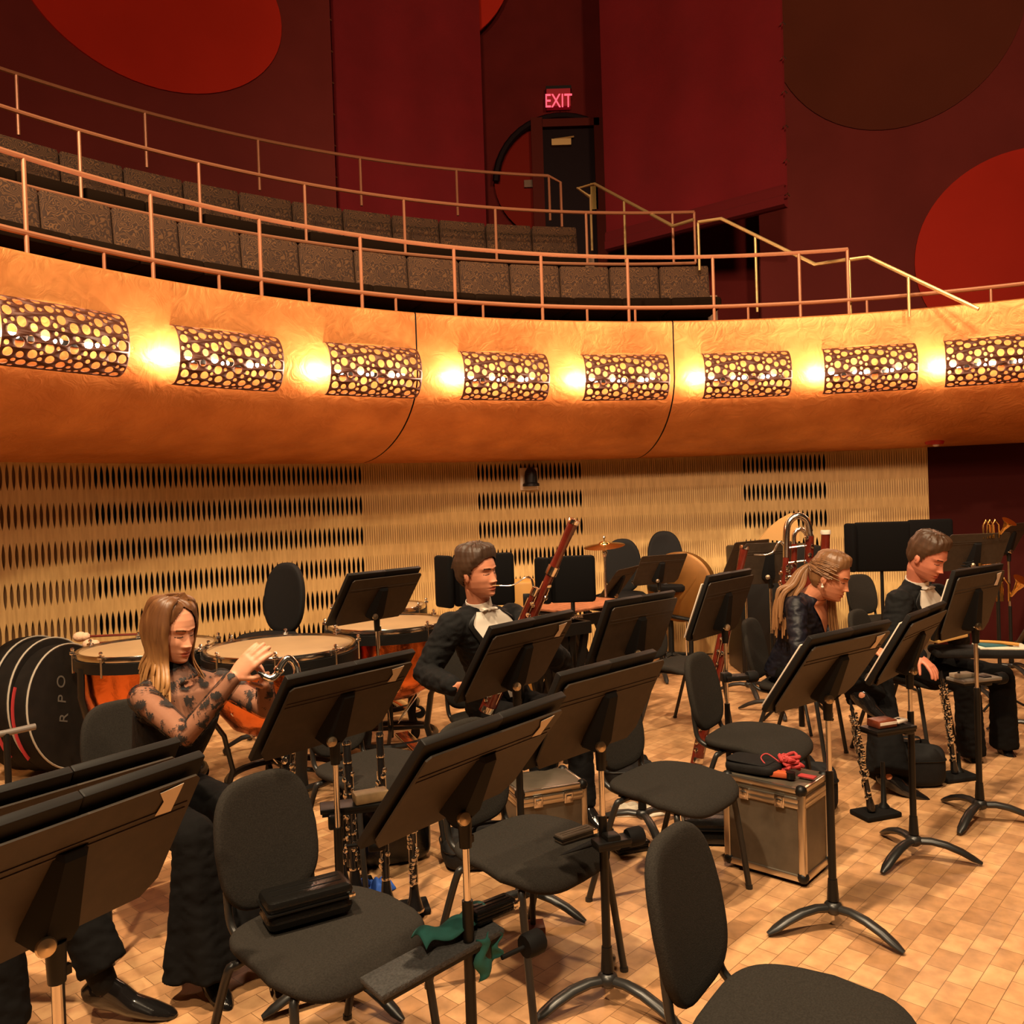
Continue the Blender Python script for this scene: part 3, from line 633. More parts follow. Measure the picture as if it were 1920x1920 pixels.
S6 = make_stand(B_ + 'in front of the seated bassoonist', .01, 3.41, 1.02, 51, 33, .62, 93, 1, folder='black folder on the stand in front of the bassoonist')
S7 = make_stand(B_ + 'right of the bassoonist with a black folder behind its top', .60, 4.22, .99, 43, 24, .6, 40, 0, folder='black folder on the stand right of the bassoonist', fs=-.02)
S8 = make_stand(B_ + 'with pale sheets along its left edge, by the standing bassoon', 1.10, 4.50, 1.06, 49, 21, .55, 60, 0, folder='open music with pale pages on the stand beside the standing bassoon', pages=.03, fw=.5)
S9 = make_stand(B_ + 'on the open floor at right, three-legged base fully visible', 1.18, 3.19, .98, 37, 35, .60, 70, 1, folder='black folder on the stand in front of the woman in navy', pages=.010)
S10 = make_stand(B_ + 'almost edge-on, above the reed tray', 1.76, 3.79, .95, 48, 30, .66, 97, 0, folder='black folder with pale page edges on the stand above the reed tray', pages=.016)
S11 = make_stand(B_ + 'in front of the man with the oboe', 2.26, 4.21, 1.07, 38, 18, .66, 102, 1, folder='black folder on the stand in front of the man with the oboe', pages=.012)
S12 = make_stand(B_ + 'standing over the kettledrums', -.78, 4.89, 1.12, 49, 36, .72, 30, 0, folder='black folder on the stand over the kettledrums', fs=-.02)
S13 = make_stand(B_ + 'in front of the brown gong at the back wall', 1.32, 7.72, .99, 27, 32, .6, 30)
x, y, z = at(1158, 1094, 6.9); S14 = make_stand(B_ + 'steeply tilted in front of the suspended cymbal', x, y, z, 62, 38, .6, 30)
x, y, z = at(1828, 1035, 6.6); S15 = make_stand(B_ + 'at right rear with brass tubing on its upper edge', x, y, z, 8, 27, .6, 30)
x, y, z = at(1398, 1047, 7.0); S16 = make_stand(B_ + 'behind the bell of the standing bassoon', x, y, z, 42, 26, .6, 30)
x, y, z = at(1442, 1056, 6.4); S17 = make_stand(B_ + 'left of the contrabassoon, at the back', x, y, z, 10, 16, .6, 30, W=.42)
x, y, z = at(1893, 1012, 7.4); S18 = make_stand(B_ + 'farthest back at the right edge, beside the brass tubing', x, y, z, 40, 28, .6, 30)
x, y, z = at(1935, 1180, 5.6); S19 = make_stand(B_ + 'cut by the right edge behind the open case', x, y, z, 45, 28, .6, 30)
# ================================================================ PERCUSSION
def make_timpani(label, x, y, r, z, yaw, group='copper kettledrums'):
    t = thing('kettledrum', label, 'drum', (x, y, 0), R_(yaw), group)
    mb = MB(); mb.lathe([(r * 1.0, z - .07), (r * .985, z - .2), (r * .90, z - .32), (r * .70, z - .43), (r * .40, z - .49), (r * .12, z - .505), (0, z - .505)], (0, 0, 0), 44); mb.build('bowl', mat['copper'], t)
    mb = MB(); mb.lathe([(0, z), (r * .97, z), (r * 1.0, z - .004)], (0, 0, 0), 48); mb.build('head', mat['skinhead'], t)
    mb = MB(); mb.lathe([(r * .985, z - .004), (r * .99, z + .010), (r * 1.035, z + .012), (r * 1.045, z + .003), (r * 1.04, z - .02), (r * 1.0, z - .02)], (0, 0, 0), 48); mb.build('counterhoop', mat['chrome'], t)
    mb = MB(); mb.lathe([(r * .99, z - .022), (r * 1.07, z - .024), (r * 1.075, z - .085), (r * 1.0, z - .09)], (0, 0, 0), 48); mb.build('rim_ring', mat['black'], t)
    for k in range(8):
        a = 2 * math.pi * k / 8 + .2; c, s = math.cos(a), math.sin(a); mb = MB()
        mb.tube([(c * r * 1.075, s * r * 1.075, z + .03), (c * r * 1.075, s * r * 1.075, z - .1)], .0065, 8); mb.box((c * r * 1.075, s * r * 1.075, z + .012), (.03, .03, .016), Matrix.Rotation(a, 3, 'Z'), bev=.004); mb.ball((c * r * 1.075, s * r * 1.075, z + .034), .011, 8); mb.build('tension_lug', mat['chrome'], t)
    for k in range(4):
        a = 2 * math.pi * k / 4 + .55; c, s = math.cos(a), math.sin(a); mb = MB(); tang = (-s, c, 0)
        mb.tube([Vector((c * r * q, s * r * q, h)) for q, h in ((1.06, z - .06), (1.07, z - .22), (1.0, z - .34), (.82, z - .46), (.72, .20), (.80, .10))], [(.014, .034)] * 6, 8, flat=tang)
        mb.build('strut', mat['black'], t)
        mb = MB(); mb.lathe([(.045, -.012), (.05, 0), (.045, .012)], (c * r * .84, s * r * .84, .05), 16, axis=tang); mb.build('caster', mat['rubber'], t)
    mb = MB(); mb.tube([(math.cos(2 * math.pi * k / 28) * r * .78, math.sin(2 * math.pi * k / 28) * r * .78, .12) for k in range(28)], .02, 8, closed=True); mb.build('base_ring', mat['black'], t)
    mb = MB()
    for k in range(3): a = 2 * math.pi * k / 3; mb.tube([(0, 0, .16), (math.cos(a) * r * .78, math.sin(a) * r * .78, .12)], .014, 8)
    mb.tube([(0, 0, z - .50), (0, 0, .1)], .02, 8); mb.build('spider', mat['black'], t)
    for k in range(6):
        a = 2 * math.pi * k / 6; mb = MB(); mb.tube([(math.cos(a) * r * .93, math.sin(a) * r * .93, z - .30), (math.cos(a) * .06, math.sin(a) * .06, .2)], .004, 6); mb.build('tension_rod', mat['chrome'], t)
    mb = MB(); mb.box((0, -r * .72, .13), (.10, .26, .02), Matrix.Rotation(R_(14), 3, 'X'), bev=.008); mb.build('pedal', mat['chrome'], t)
    return t
make_timpani('copper kettledrum behind the lace-sleeved woman, beside the black drum cases', -2.16, 5.0, .37, .87, 20)
make_timpani('largest copper kettledrum, directly beyond the raised hands of the lace-sleeved woman', -1.36, 4.92, .41, .86, 0)
make_timpani('copper kettledrum left of the bassoonist, under the music stand', -.86, 5.70, .385, .87, 35)
make_timpani('rearmost copper kettledrum, mostly hidden by the music stand', -1.05, 6.62, .34, .87, 50)
# mallets lying over the first drum
x, y, z = at(172, 1198, 5.25)
for i, (dy, lb) in enumerate(((0, 'felt-headed timpani mallet, front one of the pair beyond the left kettledrum'), (.07, 'felt-headed timpani mallet, rear one of the pair beyond the left kettledrum'))):
    a = P(150 + 18 * (1 - i), 1208 - 14 * i, 5.52 + dy); b = P(330, 1192 - 6 * i, 5.62 + dy); t = thing('timpani_mallet', lb, 'mallet', a, 0, 'timpani mallets')
    mb = MB(); mb.tube([(0, 0, 0), b - a], [.008, .008], 8); mb.build('shaft', mat['redwood'], t)
    mb = MB(); mb.ball((0, 0, 0), (.045, .04, .034), 14); mb.ball((.035, 0, .0), (.03, .034, .028), 12); mb.build('felt_head', M('felt', (.62, .40, .26), .95, bump=.5, bscale=90), t)
mb = MB(); c = P(245, 1212, 5.62); mb.box((c.x, c.y, c.z - .030), (.62, .22, .025), Matrix.Rotation(R_(4), 3, 'Z'), bev=.006); tt = thing('mallet_tray', 'low wooden percussion tray on a black stand behind the left kettledrum', 'tray')
tb = mb.build('tray_top', M('tray wood', (.22, .075, .03), .4), tt)
for sx in (-.25, .25): mb = MB(); mb.tube([(c.x + sx, c.y, c.z - .05), (c.x + sx, c.y, 0)], .016, 8); mb.build('leg', mat['black'], tt)
# three black drum cases leaning against the wall
mat['scuff'] = M('scuffed pale edge', (.34, .30, .24), .7); mat['casehard'] = M('black fibre case', (.008, .006, .0045), .75, 0, .3, 12, spec=.15); mat['redstrap'] = M('red webbing', (.35, .02, .02), .7); mat['chalk'] = M('faded chalk letters', (.085, .07, .055), .9)
for i, (px, py, Y, r, lb) in enumerate(((98, 1294, 5.60, .405, 'front black round drum case lettered RPO, leaning at the wall'), (86, 1283, 5.78, .425, 'middle black round drum case with pale scuffed edge, in the leaning row'), (88, 1280, 5.98, .43, 'rear black round drum case, tight against the slatted wall'))):
    c = P(118, 1288, 5.55) + Vector((-.97, .22, 0)) * (.118 * i); t = thing('drum_case', lb, 'drum case', (c.x, c.y, r + .01), 0, 'round black drum cases'); tl = R_(7)
    t.rotation_euler = Euler((-tl, 0, R_(80)), 'XYZ')
    mb = MB(); mb.lathe([(r, 0), (r, .13), (0, .13)], (0, .065, 0), 48, axis=(0, 1, 0)) if False else mb.lathe([(0, -.07), (r * .96, -.07), (r, -.055), (r, .04), (0, .04)], (0, 0, 0), 56, axis=(0, 1, 0)); mb.build('case_shell', mat['casehard'], t, smooth=30)
    mb = MB(); mb.tube([(math.cos(2 * math.pi * k / 56) * r * .985, -.066, math.sin(2 * math.pi * k / 56) * r * .985) for k in range(56)], .006, 6, closed=True); mb.build('rim_edge', mat['scuff'], t)
    if i < 2:
        mb = MB(); mb.box((0, -.006, 0), (.05, .1, r * 2.005)) if i == 9 else mb.tube([(math.cos(R_(150 + 6 * k)) * r * 1.008, .02, math.sin(R_(150 + 6 * k)) * r * 1.008) for k in range(12)], [(.02, .003)] * 12, 8, flat=(0, 1, 0)); mb.build('strap', mat['redstrap'], t)
    if i == 0:
        for ch, q in (('R', (-.10, -.06)), ('P', (-.09, .06)), ('O', (-.075, .17))): text_mesh(ch, .105, 'lettering', mat['chalk'], t, .001, (q[0], -.0715, q[1]), (R_(90), R_(-72), 0))
        mb = MB(); mb.box((.07, -.073, .03), (.022, .006, .03), bev=.002); mb.build('latch', mat['scuff'], t)
# grey tube trolley at the left edge
t = thing('case_trolley', 'grey tubular trolley handle at the left edge before the drum cases', 'trolley')
a, b, c = P(66, 1362, 4.3), P(12, 1374, 4.2), P(-30, 1382, 4.15)
mb = MB(); mb.tube([a, b, c], .016, 10); mb.build('handle', M('grey tube', (.16, .13, .11), .45), t)
for q in (b, c): mb = MB(); mb.tube([q, Vector((q.x, q.y, .0))], .016, 10); mb.build('upright', mat['black'], t)

# marimba and bells behind the bassoonist
def keyboard(name, label, pa, pb, wd, n, mt, zt):
    A, B = Vector((pa.x, pa.y, 0)), Vector((pb.x, pb.y, 0)); d = (B - A); L = d.length; yaw = math.atan2(d.y, d.x); t = thing(name, label, 'percussion', A, yaw)
    for k in range(n):
        ln = wd * (1 - .35 * k / n); mb = MB(); mb.box((L * (k + .5) / n, 0, zt), (L / n * .86, ln, .018), bev=.004); mb.build('bar', mt, t)
    mb = MB(); mb.box((L / 2, -wd * .52, zt - .06), (L * 1.02, .03, .075)); mb.box((L / 2, wd * .52, zt - .06), (L * 1.02, .03, .075)); mb.box((0, 0, zt - .06), (.03, wd, .075)); mb.box((L, 0, zt - .06), (.03, wd, .075)); mb.build('frame', mat['black'], t)
    for s in (-1, 1):
        for q in (0, 1):
            mb = MB(); x0, x1 = (L * .1, L * .62) if q else (L * .62, L * .1); mb.box(((x0 + x1) / 2, s * wd * .42, (zt - .1) / 2), (.045, .03, math.hypot(x1 - x0, zt - .1)), Matrix.Rotation(math.atan2(x1 - x0, zt - .1), 3, 'Y')); mb.build('leg', mat['black'], t)
            mb = MB(); x0, x1 = (L * .42, L * .95) if q else (L * .95, L * .42); mb.box(((x0 + x1) / 2, s * wd * .42, (zt - .1) / 2), (.045, .03, math.hypot(x1 - x0, zt - .1)), Matrix.Rotation(math.atan2(x1 - x0, zt - .1), 3, 'Y')); mb.build('leg', mat['black'], t)
    return t
mat['rosebar'] = M('rosewood bars', (.42, .15, .07), .35, 0, .3, 20)
keyboard('marimba', 'rosewood-barred marimba with crossed black legs behind the bassoonist', P(1020, 1150, 6.0), P(1150, 1136, 6.5), .52, 24, mat['rosebar'], .88)
keyboard('glockenspiel', 'silver-barred glockenspiel in front of the marimba, behind the bassoon', P(998, 1158, 5.35), P(1075, 1150, 5.55), .30, 20, mat['silver'], .90)
t = thing('yellow_case', 'mustard yellow case behind the bassoonist beside the glockenspiel', 'case'); c = P(985, 1150, 6.4); mb = MB(); mb.box((c.x, c.y, .53), (.17, .3, 1.06), bev=.02); mb.build('case_body', M('mustard', (.42, .20, .035), .55), t)
mb = MB(); mb.box((c.x + .01, c.y - .153, .93), (.05, .012, .09), bev=.004); mb.build('latch', mat['black'], t)
# suspended cymbal
c = P(1133, 1022, 6.6); t = thing('suspended_cymbal', 'brass cymbal on a chrome stand in front of the high-backed stool', 'cymbal', c, .1)
mb = MB(); rt = Matrix.Rotation(R_(6), 3, 'X') @ Matrix.Rotation(R_(-5), 3, 'Y'); pr = [(.16, -.010), (.10, .002), (.045, .010), (.038, .022), (.018, .030), (0, .031)]
mb.lathe([(r, h) for r, h in pr] , (0, 0, 0), 40, axis=rt @ Vector((0, 0, 1))); o = mb.build('cymbal_plate', mat['gold'], t); o.modifiers.new('th', 'SOLIDIFY').thickness = .002
mb = MB(); mb.tube([(0, 0, .06), (0, 0, -.08)], .005, 8); mb.ball((0, 0, .06), .012, 8); mb.lathe([(.018, 0), (.022, -.02), (.012, -.05)], (0, 0, -.04), 12); mb.tube([(0, 0, -.08), (0, 0, -c.z + .25)], .010, 10); mb.build('pole', mat['chrome'], t)
for k in range(3): a = 2.1 * k; mb = MB(); mb.tube([(0, 0, -c.z + .55), (math.cos(a) * .25, math.sin(a) * .25, -c.z + .01)], .008, 8); mb.build('leg', mat['chrome'], t)
# gong
c = P(1276, 1100, 8.15); mat['bronze'] = M('dull bronze', (.20, .085, .016), .45, .5, .2, 5)
t = thing('gong', 'large dull bronze gong with deep rim at the back wall', 'gong', c, R_(-34))
r = .335; mb = MB(); mb.lathe([(0, -.055), (r * .3, -.052), (r * .93, -.045), (r, -.03), (r * .99, .075), (r * .96, .08), (r * .9, -.03), (0, -.04)], (0, 0, 0), 56, axis=(0, 1, 0)); mb.build('gong_disc', mat['bronze'], t, smooth=35)
mb = MB(); mb.lathe([(.0, -.10), (.075, -.10), (.09, -.085), (.09, -.05), (0, -.05)], (-.14, -.02, -.04), 24, axis=(0, 1, 0)); mb.build('damper', mat['black'], t)
for sx in (-.16, .05): mb = MB(); mb.tube([(sx, -.02, -r * .8), (sx, -.02, -c.z)], .010, 8); mb.build('stand_leg', mat['chrome'], t)
mb = MB(); mb.tube([(-.30, -.05, -r * .75), (.2, -.05, -r * .95)], .02, 8); mb.tube([(.09, .0, -r * .8), (.09, .0, -c.z)], .024, 8); mb.box((-.03, 0, -c.z + .03), (.5, .4, .04)); mb.build('stand_base', mat['black'], t)

# black acoustic shields
def shield(label, px0, px1, py0, py1, Y, yaw, wing=0.0):
    a, b = P(px0, py0, Y), P(px1, py1, Y); w, h = (b.x - a.x) / max(.3, math.cos(R_(yaw))), a.z - b.z; t = thing('acoustic_shield', label, 'shield', ((a.x + b.x) / 2, Y, 0), R_(yaw), 'black acoustic shields'); zc = (a.z + b.z) / 2
    mb = MB(); mb.box((0, 0, zc), (w, .05, h), bev=.03); mb.build('panel', mat['baffle'], t)
    if wing: mb = MB(); s = -1 if wing < 0 else 1; mb.box((s * (w / 2 + abs(wing) * .32), -abs(wing) * .36, zc), (abs(wing), .05, h * .98), Matrix.Rotation(R_(-50 * -s), 3, 'Z'), bev=.02); mb.build('side_wing', mat['baffle'], t)
    mb = MB(); mb.tube([(0, .02, zc - h / 2 + .02), (0, .02, .03)], .014, 8); mb.build('pole', mat['black'], t)
    for k in range(3): q = 2.1 * k; mb = MB(); mb.tube([(0, .02, .12), (math.cos(q) * .26, math.sin(q) * .26, .012)], .011, 8); mb.build('leg', mat['black'], t)
shield('black padded shield behind the head of the bassoonist', 848, 966, 1039, 1134, 5.7, 0, -.17)
shield('black padded shield behind the upright bassoon', 1028, 1118, 1043, 1128, 5.64, 0, -.13)
shield('wide black shield left of the man with the oboe', 1602, 1705, 980, 1070, 6.9, -8, -.10)
shield('black shield behind the head of the man with the oboe', 1700, 1788, 975, 1062, 7.6, 0)

# ================================================================ WIND INSTRUMENTS
def keys(mb, A, B, n, r, out, seed, mi=0, size=.011):
    rnd = random.Random(seed); A, B = Vector(A), Vector(B); ax = (B - A).normalized(); o = Vector(out); o = (o - ax * o.dot(ax)).normalized(); sd = ax.cross(o)
    for k in range(n):
        f = (k + .5) / n; th = rnd.uniform(-1.1, 1.1); d = o * math.cos(th) + sd * math.sin(th); p = A + (B - A) * f + d * (r + .006)
        mb.lathe([(size, 0), (size * .95, .004), (size * .5, .0055), (0, .006)], p, 10, mi, axis=d)
        q = p + ax * rnd.uniform(-.03, .03) + sd * rnd.uniform(-.008, .008); mb.tube([p, q], .0022, 5, mi)
    for s in (-1, 1):
        d = (o * .6 + sd * .8 * s).normalized(); mb.tube([A + (B - A) * .04 + d * (r + .005), A + (B - A) * .96 + d * (r + .005)], .0022, 5, mi)
CAMV = lambda p: (CAM - Vector(p)).normalized()
def clarinet(label, base, top, group='clarinets on the floor pegs', scale=1.0, tenon=1):
    base, top = Vector(base), Vector(top); ax = (top - base).normalized(); L = (top - base).length; t = thing('clarinet', label, 'clarinet', base, 0, group); o3 = Vector((0, 0, 0)); s = scale
    mb = MB(); mb.lathe([(.040 * s, 0), (.034 * s, .02), (.022 * s, .06), (.0165 * s, .11)], o3, 22, axis=ax); mb.build('bell', mat['ebony'], t)
    mb = MB(); mb.lathe([(.0165 * s, .11), (.0155 * s, L * .55), (.0148 * s, L - .01), (.012 * s, L)], o3, 20, axis=ax); mb.build('body', mat['ebony'], t)
    mb = MB()
    for f, r in ((.012, .0405), (.112 / L, .0185), (.40, .0178), (.66, .0178), (.86, .0172), (.98, .0165)):
        if f <= 1: mb.lathe([(r * s, -.005), (r * s * 1.04, 0), (r * s, .005)], ax * (L * f), 20, axis=ax)
    keys(mb, ax * (L * .22), ax * (L * .80), 17, .0155 * s, CAMV(base), hash(label) % 97 if False else len(label)); mb.build('keys', mat['silver'], t)
    return t
def peg_stand(label, p, w, d, rz, pegs=()):
    t = thing('instrument_stand', label, 'instrument stand', p, rz); mb = MB(); mb.box((0, 0, .014), (w, d, .026), bev=.008); mb.build('base', mat['rubber'], t)
    for x, y, h in pegs: mb = MB(); mb.lathe([(.030, .026), (.028, .034), (.014, .05), (.010, h), (0, h + .003)], (x, y, 0), 16); mb.build('peg', mat['black'], t)
    return t
# clarinet cluster left of centre
pb = Gd(745, 1712); peg_stand('black peg base holding the two bell-down clarinets', (pb.x, pb.y, 0), .26, .12, R_(15))
b1, b2 = Gd(726, 1700, .03), Gd(778, 1708, .03)
clarinet('tall clarinet rising bell-down in front of the empty chair seat, left of the tray-side pair', b1, b1 + Vector((-.015, .05, .70)))
clarinet('shorter clarinet with silver-ringed bell, right one of the bell-down pair', b2, b2 + Vector((-.005, .04, .47)), scale=.95)
b3 = Gd(668, 1688, .0); clarinet('thick dark clarinet close behind the chromed pole, left of the bell-down pair', b3 + Vector((0, 0, .02)), b3 + Vector((-.03, .06, .66)), scale=1.15)
b4 = Gd(645, 1672, .0); clarinet('slender keyed clarinet partly hidden by the pole', b4 + Vector((0, 0, .02)), b4 + Vector((-.01, .06, .52)), scale=.8)
peg_stand('small black peg base under the slender keyed clarinet', (b4.x + .02, b4.y + .01, 0), .22, .13, R_(20))
# oboes
def oboe(label, base, top, group='oboes on floor stands'):
    base, top = Vector(base), Vector(top); ax = (top - base).normalized(); L = (top - base).length; t = thing('oboe', label, 'oboe', base, 0, group); mb = MB()
    mb.lathe([(.020, 0), (.021, .02), (.016, .06), (.0135, .12), (.0125, L * .5), (.010, L * .85), (.0085, L - .06), (.012, L - .05), (.007, L - .03), (.004, L)], (0, 0, 0), 18, axis=ax); mb.build('body', mat['ebony'], t)
    mb = MB(); o = CAMV(base); keys(mb, ax * (L * .30), ax * (L * .88), 30, .0125, o, 5, size=.010); keys(mb, ax * (L * .3), ax * (L * .85), 20, .0125, o, 9, size=.008); keys(mb, ax * (L * .1), ax * (L * .3), 4, .0135, o, 3, size=.010)
    for f in (.13, .29, .6): mb.lathe([(.0152, -.003), (.0158, 0), (.0152, .003)], ax * (L * f), 16, axis=ax)
    mb.build('keys', mat['silver'], t); return t
q = Gd(1645, 1532); bx_ = Gd(1634, 1520, .035); Y0 = bx_.y
oboe('oboe on a black floor base right of the silver case, keys glittering', bx_, P(1594, 1312, Y0 + .06))
peg_stand('black floor base with a spare peg under the oboe beside the flight case', (q.x, q.y + .02, 0), .21, .14, R_(18), [(.07, .02, .26)])
q = Gd(1795, 1462); bx_ = Gd(1790, 1448, .035)
oboe('oboe on a black floor base that the seated man steadies with his hand', bx_, P(1765, 1258, bx_.y + .02))
peg_stand('black floor base with a spare peg at the feet of the seated man', (q.x, q.y + .02, 0), .22, .14, R_(14), [(.05, .03, .13)])

def bassoon(name, label, bot, top, side, seed=1, bocal=None, sc=1.0):
    bot, top = Vector(bot), Vector(top); ax = (top - bot).normalized(); L = (top - bot).length; sd = Vector(side); sd = (sd - ax * sd.dot(ax)).normalized(); out = CAMV(bot); t = thing(name, label, 'bassoon', bot, 0)
    mb = MB(); mb.tube([ax * 0, ax * (L * .30)], [(.040 * sc, .026 * sc)] * 2, 18, flat=sd.cross(ax)); mb.build('boot_joint', mat['redwood'], t)
    A, B = sd * (.020 * sc), sd * (-.020 * sc)
    mb = MB(); mb.lathe([(.022 * sc, L * .30), (.021 * sc, L * .74)], A, 18, axis=ax); mb.build('bass_joint', mat['redwood'], t)
    mb = MB(); mb.lathe([(.024 * sc, L * .75), (.022 * sc, L * .80), (.020 * sc, L * .85), (.021 * sc, L * .90), (.026 * sc, L * .985), (.026 * sc, L)], A, 18, axis=ax); mb.build('bell_joint', mat['redwood'], t)
    mb = MB(); mb.lathe([(.017 * sc, L * .30), (.014 * sc, L * .62)], B, 16, axis=ax); mb.build('wing_joint', mat['redwood'], t)
    mb = MB()
    for c_, f, r, h in ((A, .745, .0275, .022), (A, .992, .0285, .010), (B, .625, .018, .02), (A * 0, .30, .042, .01), (A * 0, .02, .036, .016)): mb.lathe([(r * sc, -h), (r * sc * 1.03, 0), (r * sc, h)], c_ + ax * (L * f), 20, axis=ax)
    keys(mb, ax * (L * .05), ax * (L * .30), 8, .03 * sc, out, seed, size=.014); keys(mb, A + ax * (L * .32), A + ax * (L * .70), 7, .022 * sc, out, seed + 3, size=.013); keys(mb, B + ax * (L * .32), B + ax * (L * .6), 5, .016 * sc, out, seed + 5, size=.01)
    mb.build('keys', mat['silver'], t)
    if bocal:
        mb = MB(); p0 = B + ax * (L * .62); pts = smooth_path([p0] + [Vector(q) - bot for q in bocal], 6); n = len(pts); mb.tube(pts, [.0062 - .004 * k / (n - 1) for k in range(n)], 8); mb.build('bocal', mat['silver'], t)
        mb = MB(); e = pts[-1]; d = (pts[-1] - pts[-2]).normalized(); mb.tube([e - d * .005, e + d * .03], [(.003, .003), (.006, .0018)], 8); mb.build('reed', M('cane reed', (.55, .30, .12), .6), t)
    return t
bassoon('bassoon', 'dark red bassoon held by the seated man in white tie', P(912, 1335, 4.12), P(1070, 972, 3.98), (1, .2, 0), 1, [P(997, 1087, 4.05), P(985, 1083, 4.03), P(962, 1097, 4.0), P(935, 1098, 3.98)])
bassoon('bassoon', 'dark red bassoon standing upright behind the stand with pale sheets', Gd(1306, 1432, .02), P(1391, 1022, 5.2), (1, .2, 0), 4)
# contrabassoon
t = thing('contrabassoon', 'tall dark red contrabassoon with silver looped bow behind the woman in navy', 'contrabassoon')
Yc = 6.0
def cp(px, py, d=0.0): return P(px, py, Yc + d)
tubes = [((1474, 1040), (1462, 1230), .022), ((1489, 1020), (1484, 1230), .022), ((1518, 1005), (1512, 1230), .030), ((1548, 1000), (1540, 1230), .030)]
for i, (a, b, r) in enumerate(tubes): mb = MB(); mb.tube([cp(*a, .03 * (i % 2)), cp(*b, .03 * (i % 2))], [r, r * 1.1], 16); mb.build('wood_tube', mat['redwood'], t)
mb = MB(); mb.tube(smooth_path([cp(1474, 1045), cp(1475, 995), cp(1482, 976), cp(1497, 967), cp(1512, 976), cp(1518, 998), cp(1518, 1010)], 5), .024, 14); mb.build('top_bow', mat['silver'], t)
mb = MB(); mb.tube(smooth_path([cp(1489, 1028, .03), cp(1489, 1003, .03), cp(1499, 992, .03), cp(1510, 998, .03), cp(1514, 1010, .03)], 5), .016, 12); mb.build('inner_bow', mat['silver'], t)
mb = MB(); mb.tube(smooth_path([cp(1474, 1030), cp(1462, 1016), cp(1450, 1034), cp(1436, 1040), cp(1414, 1040)], 6), [.009 - .005 * k / 24 for k in range(25)], 10); mb.build('bocal', mat['silver'], t)
mb = MB(); mb.lathe([(.034, -.014), (.036, 0), (.034, .014)], cp(1548, 998, .03), 18); mb.build('ivory_ring', mat['paper'], t)
mb = MB(); keys(mb, cp(1470, 1060), cp(1464, 1130), 12, .022, (0, -1, 0), 4, size=.016); mb.build('keys', mat['silver'], t); mb = MB(); keys(mb, cp(1485, 1050), cp(1484, 1130), 9, .022, (0, -1, 0), 8, size=.014)
for y_ in (1022, 1050, 1076): mb.tube([cp(1472, y_ + 6, -.01), cp(1520, y_, -.01)], .007, 6)
mb.build('keys', mat['silver'], t); mb = MB(); keys(mb, cp(1516, 1000), cp(1513, 1080), 5, .03, (0, -1, 0), 6, size=.016); mb.build('keys', mat['silver'], t)
mb = MB(); q = cp(1500, 1230); mb.tube([q, Vector((q.x, q.y, 0))], .02, 10)
for k in range(3): a = 2.1 * k + .4; mb.tube([Vector((q.x, q.y, .3)), Vector((q.x + .28 * math.cos(a), q.y + .28 * math.sin(a), .01))], .011, 8)
mb.build('floor_stand', mat['black'], t)
# pale curved lid at the back
a = [P(x, y, 7.9) for x, y in ((1424, 1012), (1440, 992), (1462, 974), (1484, 962), (1494, 966), (1500, 1015))]
t = thing('keyboard_lid', 'raised pale wooden keyboard lid behind the contrabassoon', 'keyboard'); mb = MB(); n = len(a)
mb.add(a + [p + Vector((.0, .03, 0)) for p in a], [tuple(range(n)), tuple(range(2 * n - 1, n - 1, -1))] + [(k, (k + 1) % n, (k + 1) % n + n, k + n) for k in range(n)]); mb.build('lid', M('pale lid wood', (.50, .28, .10), .4), t, smooth=0)
mb = MB(); c = P(1455, 1060, 7.9); mb.box((c.x, c.y + .1, .58), (.75, .5, 1.16), bev=.02); mb.build('case', mat['black'], t)
# brass on the right
def loops(label, name, px, py, Y, s, mt, pole=None):
    c = P(px, py, Y); t = thing(name, label, 'brass instrument', c); mb = MB()
    for dx in (-.05, -.02, .02): mb.tube([Vector((dx * s * 10 * .1, .01 * dx, -.05 * s)), Vector((dx * s, 0, .05 * s)), Vector((dx * s + .02 * s, 0, .09 * s)), Vector((dx * s + .05 * s, 0, .05 * s)), Vector((dx * s + .05 * s, 0, -.05 * s))], .007 * s, 8)
    mb.build('tubing', mt, t); mb = MB(); mb.lathe([(.008 * s, 0), (.012 * s, .05 * s), (.03 * s, .10 * s), (.055 * s, .12 * s)], (.08 * s, 0, -.02 * s), 20, axis=(.3, -.5, .8)); mb.build('bell', mt, t)
    if pole: mb = MB(); mb.tube([(0, 0, -.05 * s), (0, 0, -c.z + .02)], .010, 8); mb.tube([(-.18, -.1, -c.z + .012), (0, 0, -c.z + .12), (.18, -.05, -c.z + .012)], .009, 8); mb.build('floor_peg', mat['black'], t)
    return t
loops('small gold brass tubing standing on the ledge of the right rear music stand', 'trumpet', 1856, 997, 6.55, 1.0, mat['gold'])
loops('coiled gold horn on a floor stand at the right edge', 'french_horn', 1870, 1112, 6.3, 1.25, mat['gold'], 1)
c = P(1830, 1062, 6.2); t = thing('horn_stand', 'slim gold upright instrument beside the right rear music stand', 'brass instrument'); mb = MB(); mb.tube([P(1870, 1055, 6.2), P(1874, 1090, 6.2)], [.012, .03], 10); mb.tube([P(1838, 1062, 6.2), P(1858, 1060, 6.2)], .012, 8); mb.tube([P(1838, 1056, 6.2), P(1838, 1078, 6.2)], .012, 8); mb.build('tubing', mat['gold'], t); mb = MB(); q = P(1872, 1090, 6.2); mb.tube([q, Vector((q.x, q.y, 0))], .008, 8); mb.build('peg', mat['black'], t)

